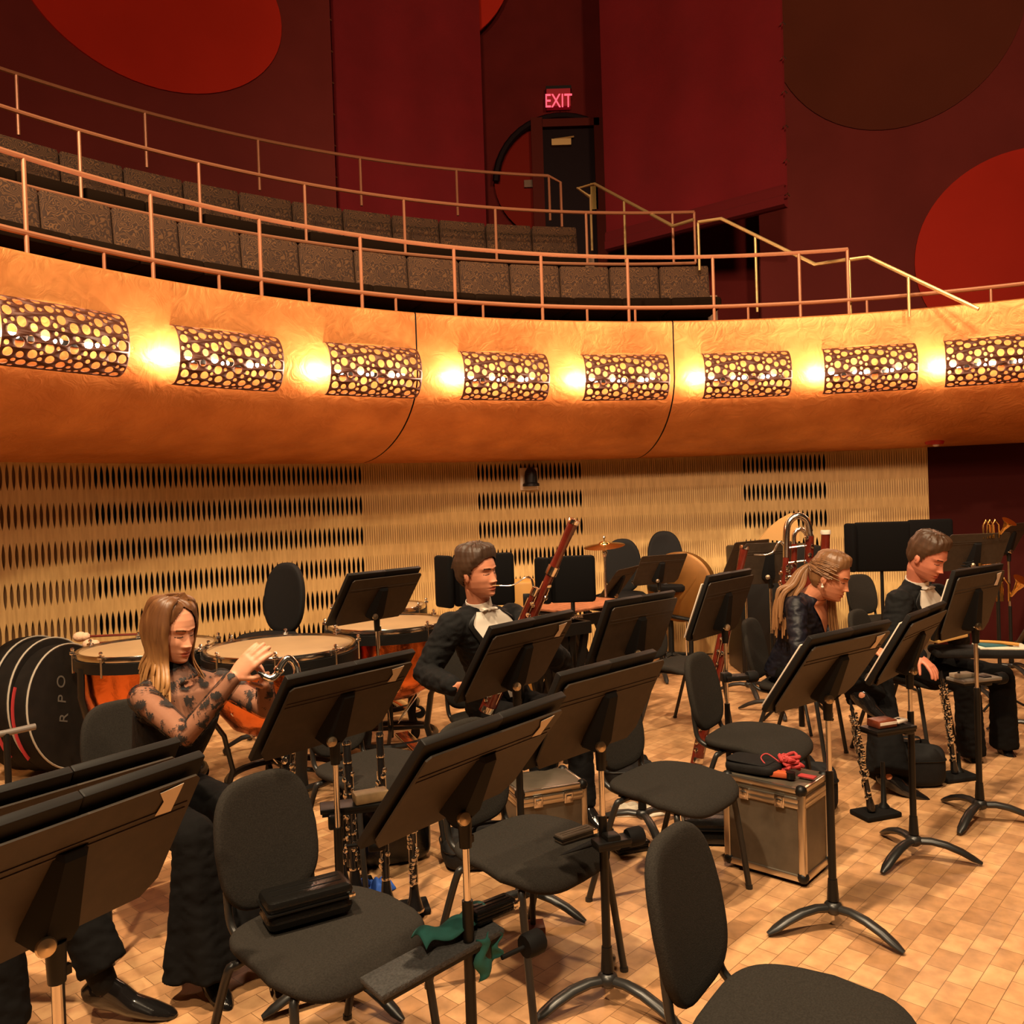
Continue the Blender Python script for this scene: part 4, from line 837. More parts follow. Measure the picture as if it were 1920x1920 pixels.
# ================================================================ CASES AND SMALL THINGS
def flight_case(label, c, w, d, h, rz):
    t = thing('flight_case', label, 'case', (c.x, c.y, 0), rz, 'silver flight cases'); z0 = .02
    mb = MB(); mb.box((0, 0, z0 + h * .42), (w - .014, d - .014, h * .82)); mb.build('body', mat['aluskin'], t, smooth=0)
    mb = MB(); mb.box((0, 0, z0 + h * .91), (w - .012, d - .012, h * .16), bev=.012); mb.build('lid', mat['aluskin'], t, smooth=30)
    mb = MB()
    for sx in (-1, 1):
        for sy in (-1, 1): mb.box((sx * (w / 2 - .014), sy * (d / 2 - .014), z0 + h / 2), (.030, .030, h - .02), bev=.006)
    for zz in (z0 + .014, z0 + h * .80, z0 + h * .855, z0 + h - .016):
        for sy in (-1, 1): mb.box((0, sy * (d / 2 - .008), zz), (w - .02, .018, .026 if zz > .1 else .03), bev=.006)
        for sx in (-1, 1): mb.box((sx * (w / 2 - .008), 0, zz), (.018, d - .02, .026 if zz > .1 else .03), bev=.006)
    mb.build('edge_trim', mat['alu'], t, smooth=30)
    for sx in (-1, 1):
        for sy in (-1, 1):
            for zz in (z0 + .018, z0 + h - .018): mb = MB(); mb.ball((sx * (w / 2 - .016), sy * (d / 2 - .016), zz), .026, 12); mb.build('corner_cap', mat['black'], t)
    for sx in (-.22, .22): mb = MB(); mb.box((sx * w, -d / 2 - .004, z0 + h * .825), (.045, .012, .055), bev=.004); mb.box((sx * w, -d / 2 - .010, z0 + h * .815), (.028, .010, .03), bev=.003); mb.build('latch', mat['chrome'], t)
    mb = MB(); mb.box((0, 0, .012), (w * .8, d * .7, .022)); mb.build('feet_block', mat['rubber'], t); return t
c1 = Gd(1470, 1585); c1 = Vector((1.16, 4.0, 0)); fc = flight_case('silver-edged flight case standing under the empty chair, topped with a red cord', Vector((1.125, 3.76, 0)), .37, .27, .40, R_(-42))
flight_case('silver flight case beside the trouser leg of the bassoonist', Vector((.10, 4.0, 0)), .34, .26, .33, R_(20))
zt = .425
t = thing('soft_pouch', 'flat black pouch lying on the silver flight case', 'pouch', (1.05, 3.80, zt), R_(-42)); mb = MB(); mb.pad(lambda x, y, h: Vector((x, y, .018 + h + .006 * math.sin(9 * x))), .12, .085, 5, 6, 32, .035); mb.build('pouch_body', mat['bagcloth'], t)
mb = MB(); mb.pad(lambda x, y, h: Vector((x - .02, y, .040 + h)), .10, .07, 5, 4, 28, .008); mb.build('flap', mat['bagcloth'], t)
t = thing('red_cord', 'tangled red cord heaped on the silver flight case', 'cord', (1.185, 3.74, zt)); rnd = random.Random(3); mb = MB()
pts = [Vector((.055 * math.cos(k * 1.9) * (.5 + .5 * rnd.random()), .045 * math.sin(k * 2.3) * (.6 + .4 * rnd.random()), .012 + .06 * rnd.random())) for k in range(34)]
mb.tube(smooth_path(pts, 5), .0075, 7); mb.build('cord_coil', mat['cord'], t); mb = MB(); mb.tube(smooth_path([(-.05, 0, .05), (-.09, .03, .075), (-.12, .02, .06), (-.10, -.02, .03)], 5), .003, 6); mb.build('loose_end', mat['cord'], t)
t = thing('reed_tin', 'small orange and black reed box beside the red cord', 'box', (1.12, 3.685, zt), -.5); mb = MB(); mb.box((0, 0, .012), (.075, .04, .024), bev=.004); mb.build('tin', M('orange card', (.55, .10, .03), .5), t); mb = MB(); mb.lathe([(.02, 0), (.02, .028), (0, .028)], (.05, -.005, 0), 14); mb.build('cap', mat['black'], t)
t = thing('phone', 'dark red flat card on the right corner of the silver flight case', 'card', (1.235, 3.665, zt), -.7); mb = MB(); mb.box((0, 0, .004), (.07, .04, .007), bev=.002); mb.build('card', mat['cord'], t)
# soft bags on the floor
def bag(name, label, x, y, w, d, h, rz, mt=None, n=5, cat='bag', sag=.02):
    t = thing(name, label, cat, (x, y, 0), rz); mt = mt or mat['bagcloth']; mb = MB(); nx, ny = 18, 10
    def f(u, v):
        a = 2 * math.pi * u; p = math.pi * (v - .5); cx, sx = math.cos(a), math.sin(a); cp_, sp = math.cos(p), math.sin(p); e = .45
        sg = lambda q, ee: math.copysign(abs(q) ** ee, q)
        zz = h / 2 + h / 2 * sg(sp, .4); return Vector((w / 2 * sg(cx, e) * sg(cp_, .35), d / 2 * sg(sx, e) * sg(cp_, .35), max(0.002, zz - (sag * (math.sin(7 * a) + 1) * (1 if sp > 0 else 0)))))
    mb.grid(f, 40, 16, cu=True); mb.build('bag_body', mt, t, smooth=70)
    mb = MB(); mb.tube([Vector((w / 2 * math.copysign(abs(math.cos(2 * math.pi * k / 40)) ** .45, math.cos(2 * math.pi * k / 40)) * 1.01, d / 2 * math.copysign(abs(math.sin(2 * math.pi * k / 40)) ** .45, math.sin(2 * math.pi * k / 40)) * 1.01, h * .66)) for k in range(40)], .004, 6, closed=True); mb.build('zip', mat['black'], t)
    mb = MB(); mb.tube(smooth_path([(-w * .2, 0, h - .015), (-w * .15, -.02, h + .03), (w * .15, -.02, h + .03), (w * .2, 0, h - .015)], 5), [(.012, .003)] * 16, 8); mb.build('carry_handle', mt, t); return t
p = Gd(640, 1650); bag('instrument_bag', 'black leather instrument bag on the floor under the chair behind the clarinets', -.66, 4.0, .44, .28, .25, R_(15), mat['leather'])
p = Gd(1745, 1440); bag('instrument_bag', 'square black bag on the floor between the oboes', 2.18, 4.78, .36, .24, .23, R_(-3))
bag('instrument_bag', 'soft black bag heaped on the floor just behind the chair over the flight case', 1.40, 4.42, .44, .3, .26, R_(10))
bag('instrument_bag', 'long grey-black bag on the floor left of the second flight case', -.13, 3.95, .5, .28, .14, R_(12))
def hard_case(label, x, y, w, d, h, rz, z=0.0, mt=None, name='instrument_case'):
    t = thing(name, label, 'case', (x, y, z), rz); mt = mt or mat['leather']
    mb = MB(); mb.box((0, 0, h * .30), (w, d, h * .60), bev=min(.04, h * .29)); mb.build('case_base', mt, t)
    mb = MB(); mb.box((0, 0, h * .78), (w * .995, d * .99, h * .44), bev=min(.035, h * .21)); mb.build('lid', mt, t)
    mb = MB()
    for q in (-.14, .14): mb.box((0, q * d, h * .998), (w * .80, .006, .004), bev=.0015)
    mb.build('lid_ridge', mt, t)
    mb = MB(); mb.box((0, 0, h * .595), (w * 1.002, d * 1.004, .005)); mb.build('zip', mat['black'], t)
    mb = MB(); mb.box((w * .46, -d / 2, h * .6), (.02, .01, .018), bev=.002); mb.build('zip_pull', mat['silver'], t); return t
p = Gd(572, 1722, .49); hard_case('black leather zipped clarinet case lying on the front chair seat', p.x, p.y + .02, .25, .125, .09, R_(30), .486)
p = Gd(578, 1862); hard_case('black flat case on the floor under the front chair', p.x + .05, p.y + .1, .32, .2, .09, R_(20))
p = Gd(1325, 1590); hard_case('black floor case with green lining edge left of the silver flight case', .93, 4.08, .32, .2, .13, R_(-8))
p = Gd(1130, 1545); hard_case('small black zipped case on the floor behind the big clamp knob', .50, 4.0, .17, .12, .05, R_(20))
bag('round_bag', 'round black bag on the floor by the shoes of the bassoonist', .62, 4.95, .3, .24, .14, 0)
hard_case('slim charcoal case lying on the front edge of the chair beside the clamp knob', *Gd(1078, 1572, .48).xy, .15, .05, .03, R_(35), .478, mat['desk'])
t = thing('mat_pad', 'thin black mat under the slim charcoal case on the chair', 'pad', (*Gd(1070, 1585, .475).xy, .470), R_(35)); mb = MB(); mb.box((0, 0, .002), (.21, .08, .004), bev=.001); mb.build('pad', mat['bagcloth'], t)
# red block under a chair leg
p = Gd(1000, 1742, .04); t = thing('chair_block', 'small reddish wooden block under a leg of the centre chair', 'block', (p.x, p.y, 0), R_(5)); mb = MB(); mb.box((0, 0, .03), (.085, .075, .06), bev=.003); mb.build('block', mat['mahog'], t)
mb = MB(); mb.tube([(0, 0, .06), (.004, .02, .30)], .011, 10); mb.build('peg', mat['black'], t)
# cloths
def cloth(name, label, px, py, z, w, d, h, mt, seed):
    p = Gd(px, py, z); t = thing(name, label, 'cloth', (p.x, p.y, z)); rnd = random.Random(seed); ph = [rnd.uniform(0, 6) for _ in range(8)]; mb = MB()
    def f(u, v):
        x, y = (u - .5), (v - .5); edge = max(abs(x), abs(y)) * 2; e = max(0, 1 - edge ** 3)
        zz = .003 + h * e * (.55 + .3 * math.sin(11 * x + ph[0]) * math.cos(9 * y + ph[1]) + .25 * math.sin(17 * (x + y) + ph[2]))
        return Vector((w * (x + .06 * math.sin(8 * y + ph[3])), d * (y + .06 * math.sin(7 * x + ph[4])), max(.002, zz)))
    mb.grid(f, 30, 24); o = mb.build('cloth_sheet', mt, t, smooth=60); o.modifiers.new('th', 'SOLIDIFY').thickness = .003; return t
cloth('blue_cloth', 'crumpled bright blue cloth on the floor behind the leather case', 695, 1672, 0, .19, .12, .07, mat['blue'], 2)
cloth('white_rag', 'crumpled cream cloth lying on the floor behind the empty middle chair', 1195, 1522, 0, .26, .16, .05, mat['whitecloth'], 5)
# trays clamped to the stands
def tray(label, name, c, w, d, rz, mt, knob=None, pole=None, tilt=0.0):
    t = thing(name, label, 'tray', c, rz); rt = Matrix.Rotation(tilt, 3, 'Y'); mb = MB(); mb.box((0, 0, 0), (w, d, .016), rt, bev=.003); mb.build('tray_top', mt, t)
    mb = MB(); mb.box((0, 0, -.012), (w * .96, d * .94, .012), rt); mb.box((0, d * .5, -.02), (.04, d * .3, .02)); mb.build('tray_frame', mat['black'], t)
    if pole is not None:
        mb = MB(); mb.box(Vector(pole), (.05, .05, .05), bev=.008); mb.build('clamp', mat['black'], t)
    if knob is not None:
        mb = MB(); k = Vector(knob); ax = Vector((1, 0, .02)); mb.lathe([(.006, -.07), (.006, 0), (.028, .002), (.031, .01), (.031, .05), (.026, .058), (0, .058)], k, 12, axis=ax); mb.build('clamp_knob', mat['rubber'], t)
    return t
mat['carpet'] = M('charcoal carpet', (.055, .052, .050), .95, 0, .35, 160, .6, 240)
c = Gd(805, 1795, .34); Yt = 2.10; c = P(815, 1790, Yt); tray('carpet-topped tray clamped to the centre front stand, green cloth on it', 'clamp_tray', (c.x, c.y, c.z), .36, .105, R_(38), mat['carpet'], (.21, -.09, -.02), (.12, -.02, -.02), R_(-6))
cz = c.z
t = thing('green_cloth', 'teal green cloth draped over the carpeted tray', 'cloth', (c.x + .045, c.y + .05, cz + .022), R_(38)); mb = MB()
mb.grid(lambda u, v: Vector((-.10 + .20 * u, -.03 + .075 * v + .012 * math.sin(9 * u), .010 + .022 * math.sin(math.pi * v) * (1 - .5 * u) + .008 * math.sin(14 * u) + .02 * u)), 24, 10); o = mb.build('cloth_sheet', mat['green'], t, smooth=60); o.modifiers.new('th', 'SOLIDIFY').thickness = .004
mb = MB(); mb.grid(lambda u, v: Vector((.03 + .07 * u + .01 * math.sin(9 * v), -.055 - .012 * math.sin(7 * u), .0 - .11 * v * (1 - .4 * u))), 10, 10); o = mb.build('hanging_end', mat['green'], t, smooth=60); o.modifiers.new('th', 'SOLIDIFY').thickness = .004
hard_case('small black case at the far end of the carpeted tray', c.x + .14, c.y + .125, .13, .055, .04, R_(38), cz + .028)
c = P(690, 1512, 2.95); tray('narrow black tray clamped behind the stand of the lace-sleeved woman', 'clamp_tray', (c.x - .02, c.y + .03, c.z), .30, .09, R_(14), mat['black'], (-.0, -.13, -.09), (-.1, -.05, -.03))
t = thing('reed_box', 'pale brown wooden reed box on the narrow black tray', 'box', (c.x + .005, c.y + .03, c.z + .008), R_(24)); mb = MB(); mb.box((0, 0, .019), (.12, .06, .036), bev=.006); mb.build('box_body', M('pale box wood', (.30, .20, .10), .5, 0, .2, 30), t); mb = MB(); mb.box((.061, 0, .02), (.006, .02, .02), bev=.002); mb.build('clasp', mat['gold'], t)
c = P(1145, 1572, 2.76); tray('black clamp with a large knob on the pole right of centre', 'clamp_tray', (c.x + .0, c.y - .02, c.z), .12, .06, R_(20), mat['black'], (.06, .01, -.005), (.0, .0, 0))
c = P(1665, 1364, 3.72); tray('small tray clamped beside the near-edge-on stand holding the reed case', 'clamp_tray', (c.x, c.y, c.z), .22, .11, R_(20), mat['black'], None, (.10, .0, -.015))
t = thing('reed_case', 'red-brown leather reed case with pale edge on the small tray', 'case', (c.x - .03, c.y - .01, c.z + .008), R_(20)); mb = MB(); mb.box((0, 0, .018), (.10, .075, .034), bev=.005); mb.build('case_body', mat['mahog'], t); mb = MB(); mb.box((0, -.0385, .022), (.09, .002, .012)); mb.build('pale_edge', mat['paper'], t)
t = thing('phone', 'white card-like device beside the red-brown reed case', 'device', (c.x + .055, c.y + .02, c.z + .008), R_(35)); mb = MB(); mb.box((0, 0, .016), (.075, .05, .014), bev=.006); mb.build('device_body', mat['paper'], t); mb = MB(); mb.box((0, 0, .0245), (.012, .012, .003), bev=.001); mb.build('button', mat['black'], t)
c = P(1826, 1272, 4.35); tray('flat grey tray clamped to the stand of the man with the oboe', 'clamp_tray', (c.x, c.y, c.z), .24, .12, R_(16), M('grey tray', (.20, .17, .14), .5), (.16, .02, -.02), (.05, -.02, -.01))
t = thing('reed_card', 'pale reed holder with dark knobs on the flat grey tray', 'box', (c.x - .06, c.y, c.z + .008), R_(16)); mb = MB(); mb.box((0, 0, .012), (.11, .06, .022), bev=.004); mb.build('holder', M('pale grey box', (.36, .28, .20), .6), t); mb = MB(); mb.ball((-.02, -.0, .026), .007, 8); mb.build('knob', mat['black'], t)
c = P(1385, 1268, 4.45); tray('black clamp with big knob low on the stand with pale sheets', 'clamp_tray', (c.x, c.y, c.z), .16, .07, R_(10), mat['black'], (.04, -.01, -.005), (-.07, 0, 0))

c = P(1797, 1078, 4.26); t = thing('wire_mute', 'black coiled wire mute clipped on top of the stand before the oboe man', 'mute', c); mb = MB()
mb.tube([Vector((.022 * math.cos(k * .7) + .0012 * k, .018 * math.sin(k * .7), .0016 * k - .005)) for k in range(46)], .003, 6); mb.build('coil', mat['rubber'], t)
# ================================================================ PEOPLE
from mathutils import noise as _ns
def fuse(mb, name, mt, parent, voxel, it=4, fac=.5, wrinkle=0.0):
    o = mb.build('tmp', mt, smooth=0); r = o.modifiers.new('r', 'REMESH'); r.mode = 'VOXEL'; r.voxel_size = voxel
    if it: s = o.modifiers.new('s', 'SMOOTH'); s.iterations = it; s.factor = fac
    me = bpy.data.meshes.new_from_object(o.evaluated_get(bpy.context.evaluated_depsgraph_get())); bpy.data.objects.remove(o); me.name = name
    if wrinkle:
        nrm = [v.normal.copy() for v in me.vertices]
        for v, nv in zip(me.vertices, nrm):
            p = v.co.copy(); k = _ns.noise(Vector((p.x * 13, p.y * 13, p.z * 22))) + .6 * _ns.noise(Vector((p.x * 27 + 9, p.y * 27, p.z * 44))); v.co = p + nv * (wrinkle * (1 - abs(k) * 2.2))
    me.materials.clear(); me.materials.append(mt); me.shade_smooth()
    n = bpy.data.objects.new(name, me); col.objects.link(n); n.parent = parent; return n
def interp(tab, z):
    for (z0, v0), (z1, v1) in zip(tab, tab[1:]):
        if z0 >= z >= z1: return v0 + (v1 - v0) * ((z0 - z) / (z0 - z1))
    return tab[-1][1] if z < tab[-1][0] else tab[0][1]
HF = [(.125, 0), (.1235, .018), (.118, .037), (.108, .056), (.09, .072), (.065, .084), (.045, .0895), (.03, .0915), (.012, .086), (-.01, .086), (-.035, .0885), (-.055, .0895), (-.07, .088), (-.085, .085), (-.098, .083), (-.107, .072), (-.113, .05), (-.116, .02)]
HW = [(.125, 0), (.1235, .018), (.118, .036), (.108, .050), (.09, .062), (.065, .070), (.04, .0735), (0, .073), (-.03, .069), (-.06, .061), (-.085, .049), (-.1, .038), (-.11, .026), (-.116, .012)]
HB = [(.125, 0), (.1235, .02), (.118, .042), (.108, .062), (.09, .08), (.06, .096), (.03, .101), (-.01, .098), (-.04, .086), (-.07, .067), (-.09, .052), (-.11, .035), (-.116, .015)]
def ga(x, s): return math.exp(-(x / s) ** 2)
def face_bump(x, z):
    ax = abs(x); h = 0
    if -.05 < z < .03:
        k = (.025 - z) / .060; hh = .003 + .022 * max(0, min(1, k)) ** 1.3
        if z < -.035: hh *= max(0, 1 - (-.035 - z) / .011)
        h += hh * ga(x, .0085 + .006 * max(0, k))
    h += .008 * ga(ax - .014, .006) * ga(z + .038, .006)
    h -= .0105 * ga(ax - .030, .015) * ga(z - .010, .010); h += .0065 * ga(ax - .031, .012) * ga(z - .007, .007)
    h += .004 * ga(ax - .028, .022) * ga(z - .029, .007) + .005 * ga(ax - .045, .02) * ga(z + .022, .018)
    h += .0055 * ga(x, .018) * ga(z + .061, .005) + .0065 * ga(x, .016) * ga(z + .0735, .005) - .005 * ga(x, .022) * ga(z + .067, .002)
    return h + .006 * ga(x, .018) * ga(z + .099, .010)
def head_pt(a, z, off=0.0):
    c, s = math.cos(a), math.sin(a); W = interp(HW, z) + off; Fr = interp(HF, z) + off; Bk = interp(HB, z) + off
    x = W * math.copysign(abs(s) ** .92, s); y = -(Fr if c > 0 else Bk) * math.copysign(abs(c) ** .92, c)
    return x, y
def head_mat(c, yaw, pitch, roll=0, sc=1.0): return Matrix.Translation(c) @ Matrix.Rotation(R_(yaw), 4, 'Z') @ Matrix.Rotation(R_(pitch), 4, 'X') @ Matrix.Rotation(R_(roll), 4, 'Y') @ Matrix.Scale(sc, 4)
def add_head(body, H, skin_mats):
    mb = MB(); na, nz = 96, 112; vs = []; fs = []; mi = []
    for i in range(nz + 1):
        t = i / nz; z = .125 - .241 * (t if .05 < t else t)
        for j in range(na):
            a = 2 * math.pi * j / na; x, y = head_pt(a, z)
            if math.cos(a) > 0: y -= face_bump(x, z) * min(1, math.cos(a) * 2.2)
            vs.append((x, y, z))
    for i in range(nz):
        for j in range(na):
            f = (i * na + j, (i + 1) * na + j, (i + 1) * na + (j + 1) % na, i * na + (j + 1) % na); fs.append(f)
            x = sum(vs[q][0] for q in f) / 4; z = sum(vs[q][2] for q in f) / 4; y = vs[f[0]][1]; k = 0; ax = abs(x)
            if y < -.04:
                if ax < .023 and -.0790 < z < -.0575 + .002 * math.cos(ax * 200): k = 1 if ax < .023 - abs(z + .067) * .75 else 0
                if .013 < ax < .047 and abs(z - (.0255 + .004 * math.sin((ax - .013) * 75))) < .0034: k = 2
                if .017 < ax < .046 and abs(z - (.0035 - .004 * math.sin((ax - .017) * 108))) < .0019: k = 3
            mi.append(k)
    mb.v = [tuple(H @ Vector(v)) for v in vs]; mb.f = fs; mb.mi = mi
    for s in (-1, 1):
        e = MB(); e.ball((0, 0, 0), (.010, .019, .031), 16); e.ball((s * .006, -.002, .002), (.007, .010, .018), 12)
        R = Matrix.Translation((s * .0755, .012, -.004)) @ Matrix.Rotation(R_(s * 22), 4, 'Z') @ Matrix.Rotation(R_(-12), 4, 'X'); mb.add([H @ (R @ Vector(v)) for v in e.v], e.f, 0)
    o = mb.build('tmp', skin_mats, smooth=60); bm = bmesh.new(); bm.from_mesh(body.data); bm.from_mesh(o.data)
    for m_ in skin_mats[1:]: body.data.materials.append(m_)
    bm.to_mesh(body.data); bm.free(); bpy.data.objects.remove(o); body.data.shade_smooth()
def hand(mb, wr, d, n, curls, side=1, spread=.1, sc=1.0, thumb=.5):
    wr, d, n = Vector(wr), Vector(d).normalized(), Vector(n); n = (n - d * n.dot(d)).normalized(); s = d.cross(n) * side; L = .088 * sc
    mb.tube([wr - d * .03, wr, wr + d * L * .45, wr + d * L, wr + d * (L + .006)], [(.024 * sc, .019 * sc), (.025 * sc, .018 * sc), (.036 * sc, .015 * sc), (.038 * sc, .0125 * sc), (.030 * sc, .009 * sc)], 16, flat=n)
    for k, (o, ln) in enumerate(((.028, .072), (.0095, .081), (-.0095, .075), (-.027, .058))):
        p = wr + d * (L - .008) + s * o * sc; a = 0; dd = (d + s * o * spread * 14).normalized(); pts = [p]
        for seg in (.45, .31, .24): a += curls[k] * (.8 if seg == .45 else 1.0); q = dd * math.cos(a) + n * math.sin(a); pts.append(pts[-1] + q * ln * seg * sc)
        mb.limb(pts, [.0112 * sc, .0102 * sc, .0094 * sc, .0082 * sc], 12)
    p = wr + d * L * .28 + s * .024 * sc; q1 = (d * .65 + s * .75 + n * thumb).normalized(); q2 = (d * .9 + s * .30 + n * (thumb + .2)).normalized()
    mb.limb([p, p + q1 * .036 * sc, p + q1 * .036 * sc + q2 * .032 * sc, p + q1 * .036 * sc + q2 * .056 * sc], [.0125 * sc, .0105 * sc, .0095 * sc, .0075 * sc], 10)
class Fig: pass
def seg_pts(a, b, n=4): return [a.lerp(b, k / n) for k in range(n + 1)]
def limb2(mb, a, b, c, ra, rb, rc, seg=16):
    P_ = seg_pts(a, b) + seg_pts(b, c)[1:]; mb.limb(P_, [ra + (rb - ra) * k / 4 for k in range(5)] + [rb + (rc - rb) * k / 4 for k in range(1, 5)], seg)
def torso_ring(F, s):                       # s 0 pelvis .. 1 shoulder line
    if s > 1:
        q = interp([(1.3, .36), (1.2, .52), (1.1, .80), (1, 1)], s); return F.sh.lerp(F.neck, (s - 1) / .3), (F.hw + .015) * q, .078 * (q * .4 + .6)
    c = F.pel.lerp(F.sh, s) + F.fwd * (.018 * math.sin(math.pi * s)); up = (F.sh - F.pel).normalized()
    hw = interp([(1.0, F.hw + .015), (.88, F.hw - .005), (.7, F.hw - .022), (.42, F.hw - .05), (.2, F.hw - .03), (0, F.hw - .01)], s); hd = interp([(1.0, .078), (.85, .112), (.68, F.chest), (.42, .108), (.2, .118), (0, .125)], s)
    return c, hw, hd
def torso_pt(F, s, th, g=0.0):              # th 0 = front, +pi/2 = person's left
    c, hw, hd = torso_ring(F, s); q, w_ = math.sin(th), math.cos(th); e = .82
    return c + F.left * ((hw + g) * math.copysign(abs(q) ** e, q)) + F.fwd * ((hd + g) * math.copysign(abs(w_) ** e, w_))
def add_torso(mb, F, g, s0=-.06, s1=1.0, cap=True):
    n = 14; ns = 28; vs = []; fs = []
    for i in range(n + 1):
        s = s0 + (s1 - s0) * i / n
        for j in range(ns): vs.append(torso_pt(F, max(0, s), 2 * math.pi * j / ns, g) + ((F.pel - F.sh).normalized() * (-s) * .5 if s < 0 else Vector((0, 0, 0))))
    k = n
    if cap:
        for h, q in ((.030, .80), (.055, .52), (.075, .36)):
            k += 1; c = F.sh.lerp(F.neck, h / .075); 
            for j in range(ns): t = 2 * math.pi * j / ns; vs.append(c + F.left * ((F.hw + g) * q * math.sin(t)) + F.fwd * ((.075 + g) * (q * .4 + .6) * math.cos(t)))
    for i in range(k):
        for j in range(ns): fs.append((i * ns + j, i * ns + (j + 1) % ns, (i + 1) * ns + (j + 1) % ns, (i + 1) * ns + j))
    fs += [tuple(range(ns))[::-1], tuple(range(k * ns, (k + 1) * ns))]; mb.add(vs, fs)
def shoe(mb, ank, toe, w=.042, heel=.03, pointed=0.0):
    ank, toe = Vector(ank), Vector(toe); d = toe - ank; L = d.length; d.normalize(); up = Vector((0, 0, 1)); up = (up - d * up.dot(d)).normalized(); b = ank - d * .05
    z = lambda f, h: b + d * (f * (L + .05)) + up * h
    mb.tube([z(-.03, -.034), z(.06, -.018), z(.19, -.012), z(.33, -.024), z(.5, -.042), z(.75, -.050), z(.93, -.054), z(1.0, -.058)], [(w * .5, .026), (w * .76, .050), (w * .82, .058), (w * .84, .048), (w * .92, .036), (w * (1.02 - .3 * pointed), .026), (w * (.72 - .4 * pointed), .018), (w * (.35 - .2 * pointed), .010)], 16, flat=up)
def make_person(label, pel, sh, yaw, head_c, hyaw, hpitch, R, L, skin, hroll=0, hsc=1.0, hw=.165, chest=.125, top=None, bottom=None, group=None, flare=.0, legs=None, toes=None, sleeve=(.058, .047, .036), pointed=0, hands=None, voxel=.0044, hem=.0, socks=0):
    F = Fig(); F.pel, F.sh = Vector(pel), Vector(sh); y = R_(yaw); F.fwd = Vector((math.sin(y), -math.cos(y), 0)); F.left = Vector((math.cos(y), math.sin(y), 0)); F.hw = hw; F.chest = chest
    up = (F.sh - F.pel).normalized(); F.fwd = (F.fwd - up * F.fwd.dot(up)).normalized()
    Hc = Vector(head_c); F.H = head_mat(Hc, hyaw, hpitch, hroll, hsc); F.neck = F.sh.lerp(F.H @ Vector((0, .03, -.09)), .55) + Vector((0, 0, .0))
    F.R, F.L = [Vector(p) for p in R], [Vector(p) for p in L]; shR, shL = F.sh - F.left * (hw - .005), F.sh + F.left * (hw - .005); shR.z -= .018; shL.z -= .018; F.shR, F.shL = shR, shL
    t = thing('person', label, 'person', (F.pel.x, F.pel.y, 0)); inv = Matrix.Translation((-F.pel.x, -F.pel.y, 0)); F.root = t
    b = MB(); add_torso(b, F, -.012); b.tube([F.sh - up * .02, F.neck, F.H @ Vector((0, .022, -.07)), F.H @ Vector((0, .025, -.03))], [(.075 * hsc, .065 * hsc), (.055 * hsc, .055 * hsc), (.052 * hsc, .056 * hsc), (.05 * hsc, .055 * hsc)], 18)
    for S, s3 in ((shR, F.R), (shL, F.L)): limb2(b, S, s3[0], s3[1], .045, .037, .027)
    F.legs = [[Vector(p) for p in q] for q in legs]
    for hp, kn, an in F.legs: limb2(b, hp, kn, an, .075, .052, .036)
    for hnd in hands or []: hand(b, *hnd[:4], **hnd[4])
    F.body = fuse(b, 'body', skin[0], t, voxel, 3, .4); add_head(F.body, F.H, skin)
    F.top = MB(); add_torso(F.top, F, .008); 
    for S, s3 in ((shR, F.R), (shL, F.L)): limb2(F.top, S, s3[0], s3[0].lerp(s3[1], .93), *sleeve)
    if top: F.topo = fuse(F.top, top[0], top[1], t, .008, 5, wrinkle=.0055)
    m2 = MB(); add_torso(m2, F, .004, -.06, .28, cap=False)
    for hp, kn, an in F.legs:
        m2.limb(seg_pts(hp, kn), [.092, .086, .080, .074, .070], 16); ax = (an + Vector((0, 0, hem)) - kn).normalized(); x_ = ax.orthogonal().normalized(); y_ = ax.cross(x_); ns = 32; vs = []; L_ = (an + Vector((0, 0, hem)) - kn).length; k0 = 10
        for i in range(k0 + 1):
            f = i / k0; r = .070 + (.060 + flare - .070) * f ** 1.3
            for j in range(ns): q = 2 * math.pi * j / ns; rr = r * (1 + min(.16, flare * 2.2) * f * math.sin(5 * q + i * .12)); vs.append(kn + ax * (L_ * f) + x_ * (rr * math.cos(q)) + y_ * (rr * math.sin(q)))
        m2.add(vs, [(i * ns + j, i * ns + (j + 1) % ns, (i + 1) * ns + (j + 1) % ns, (i + 1) * ns + j) for i in range(k0) for j in range(ns)] + [tuple(range(ns))[::-1], tuple(range(k0 * ns, (k0 + 1) * ns))])
    F.boto = fuse(m2, bottom[0], bottom[1], t, .010, 3, wrinkle=.004)
    for (hp, kn, an), toe in zip(F.legs, toes): m3 = MB(); shoe(m3, an, toe, pointed=pointed); fuse(m3, 'shoe', mat['patent'], t, .005, 3)
    for hp, kn, an in (F.legs if socks else []): m3 = MB(); m3.limb([an + Vector((0, 0, .012)), an.lerp(kn, .3)], [.041, .046], 14); m3.build('sock', mat['rubber'], t)
    return F
def finish(F):                                # geometry was laid out in hall space: bring it under its base point
    off = Vector((F.pel.x, F.pel.y, 0))
    for o in F.root.children: o.data.transform(Matrix.Translation(-off)) if o.data.users == 1 else None
mat['patent'] = M('polished black shoe leather', (.008, .007, .007), .16, coat=.3)
def skinset(c, brow): return [M('skin', c, .5, 0, .06, 30), M('lips', (c[0] * .82, c[1] * .48, c[2] * .48), .4), M('brow', brow, .8), M('lash', (.03, .012, .008), .7)]
mat['suit'] = M('black tailcoat wool', (.0065, .0065, .0068), .85, 0, .2, 60, .9, 11, spec=.2)
mat['trouser'] = M('black trouser wool', (.005, .0045, .0045), .9, 0, 0, 8, .7, 9, spec=.12)
mat['shirt'] = M('white shirt', (.78, .70, .60), .7)
mat['satin'] = M('black satin lapel', (.006, .006, .006), .5, spec=.3)
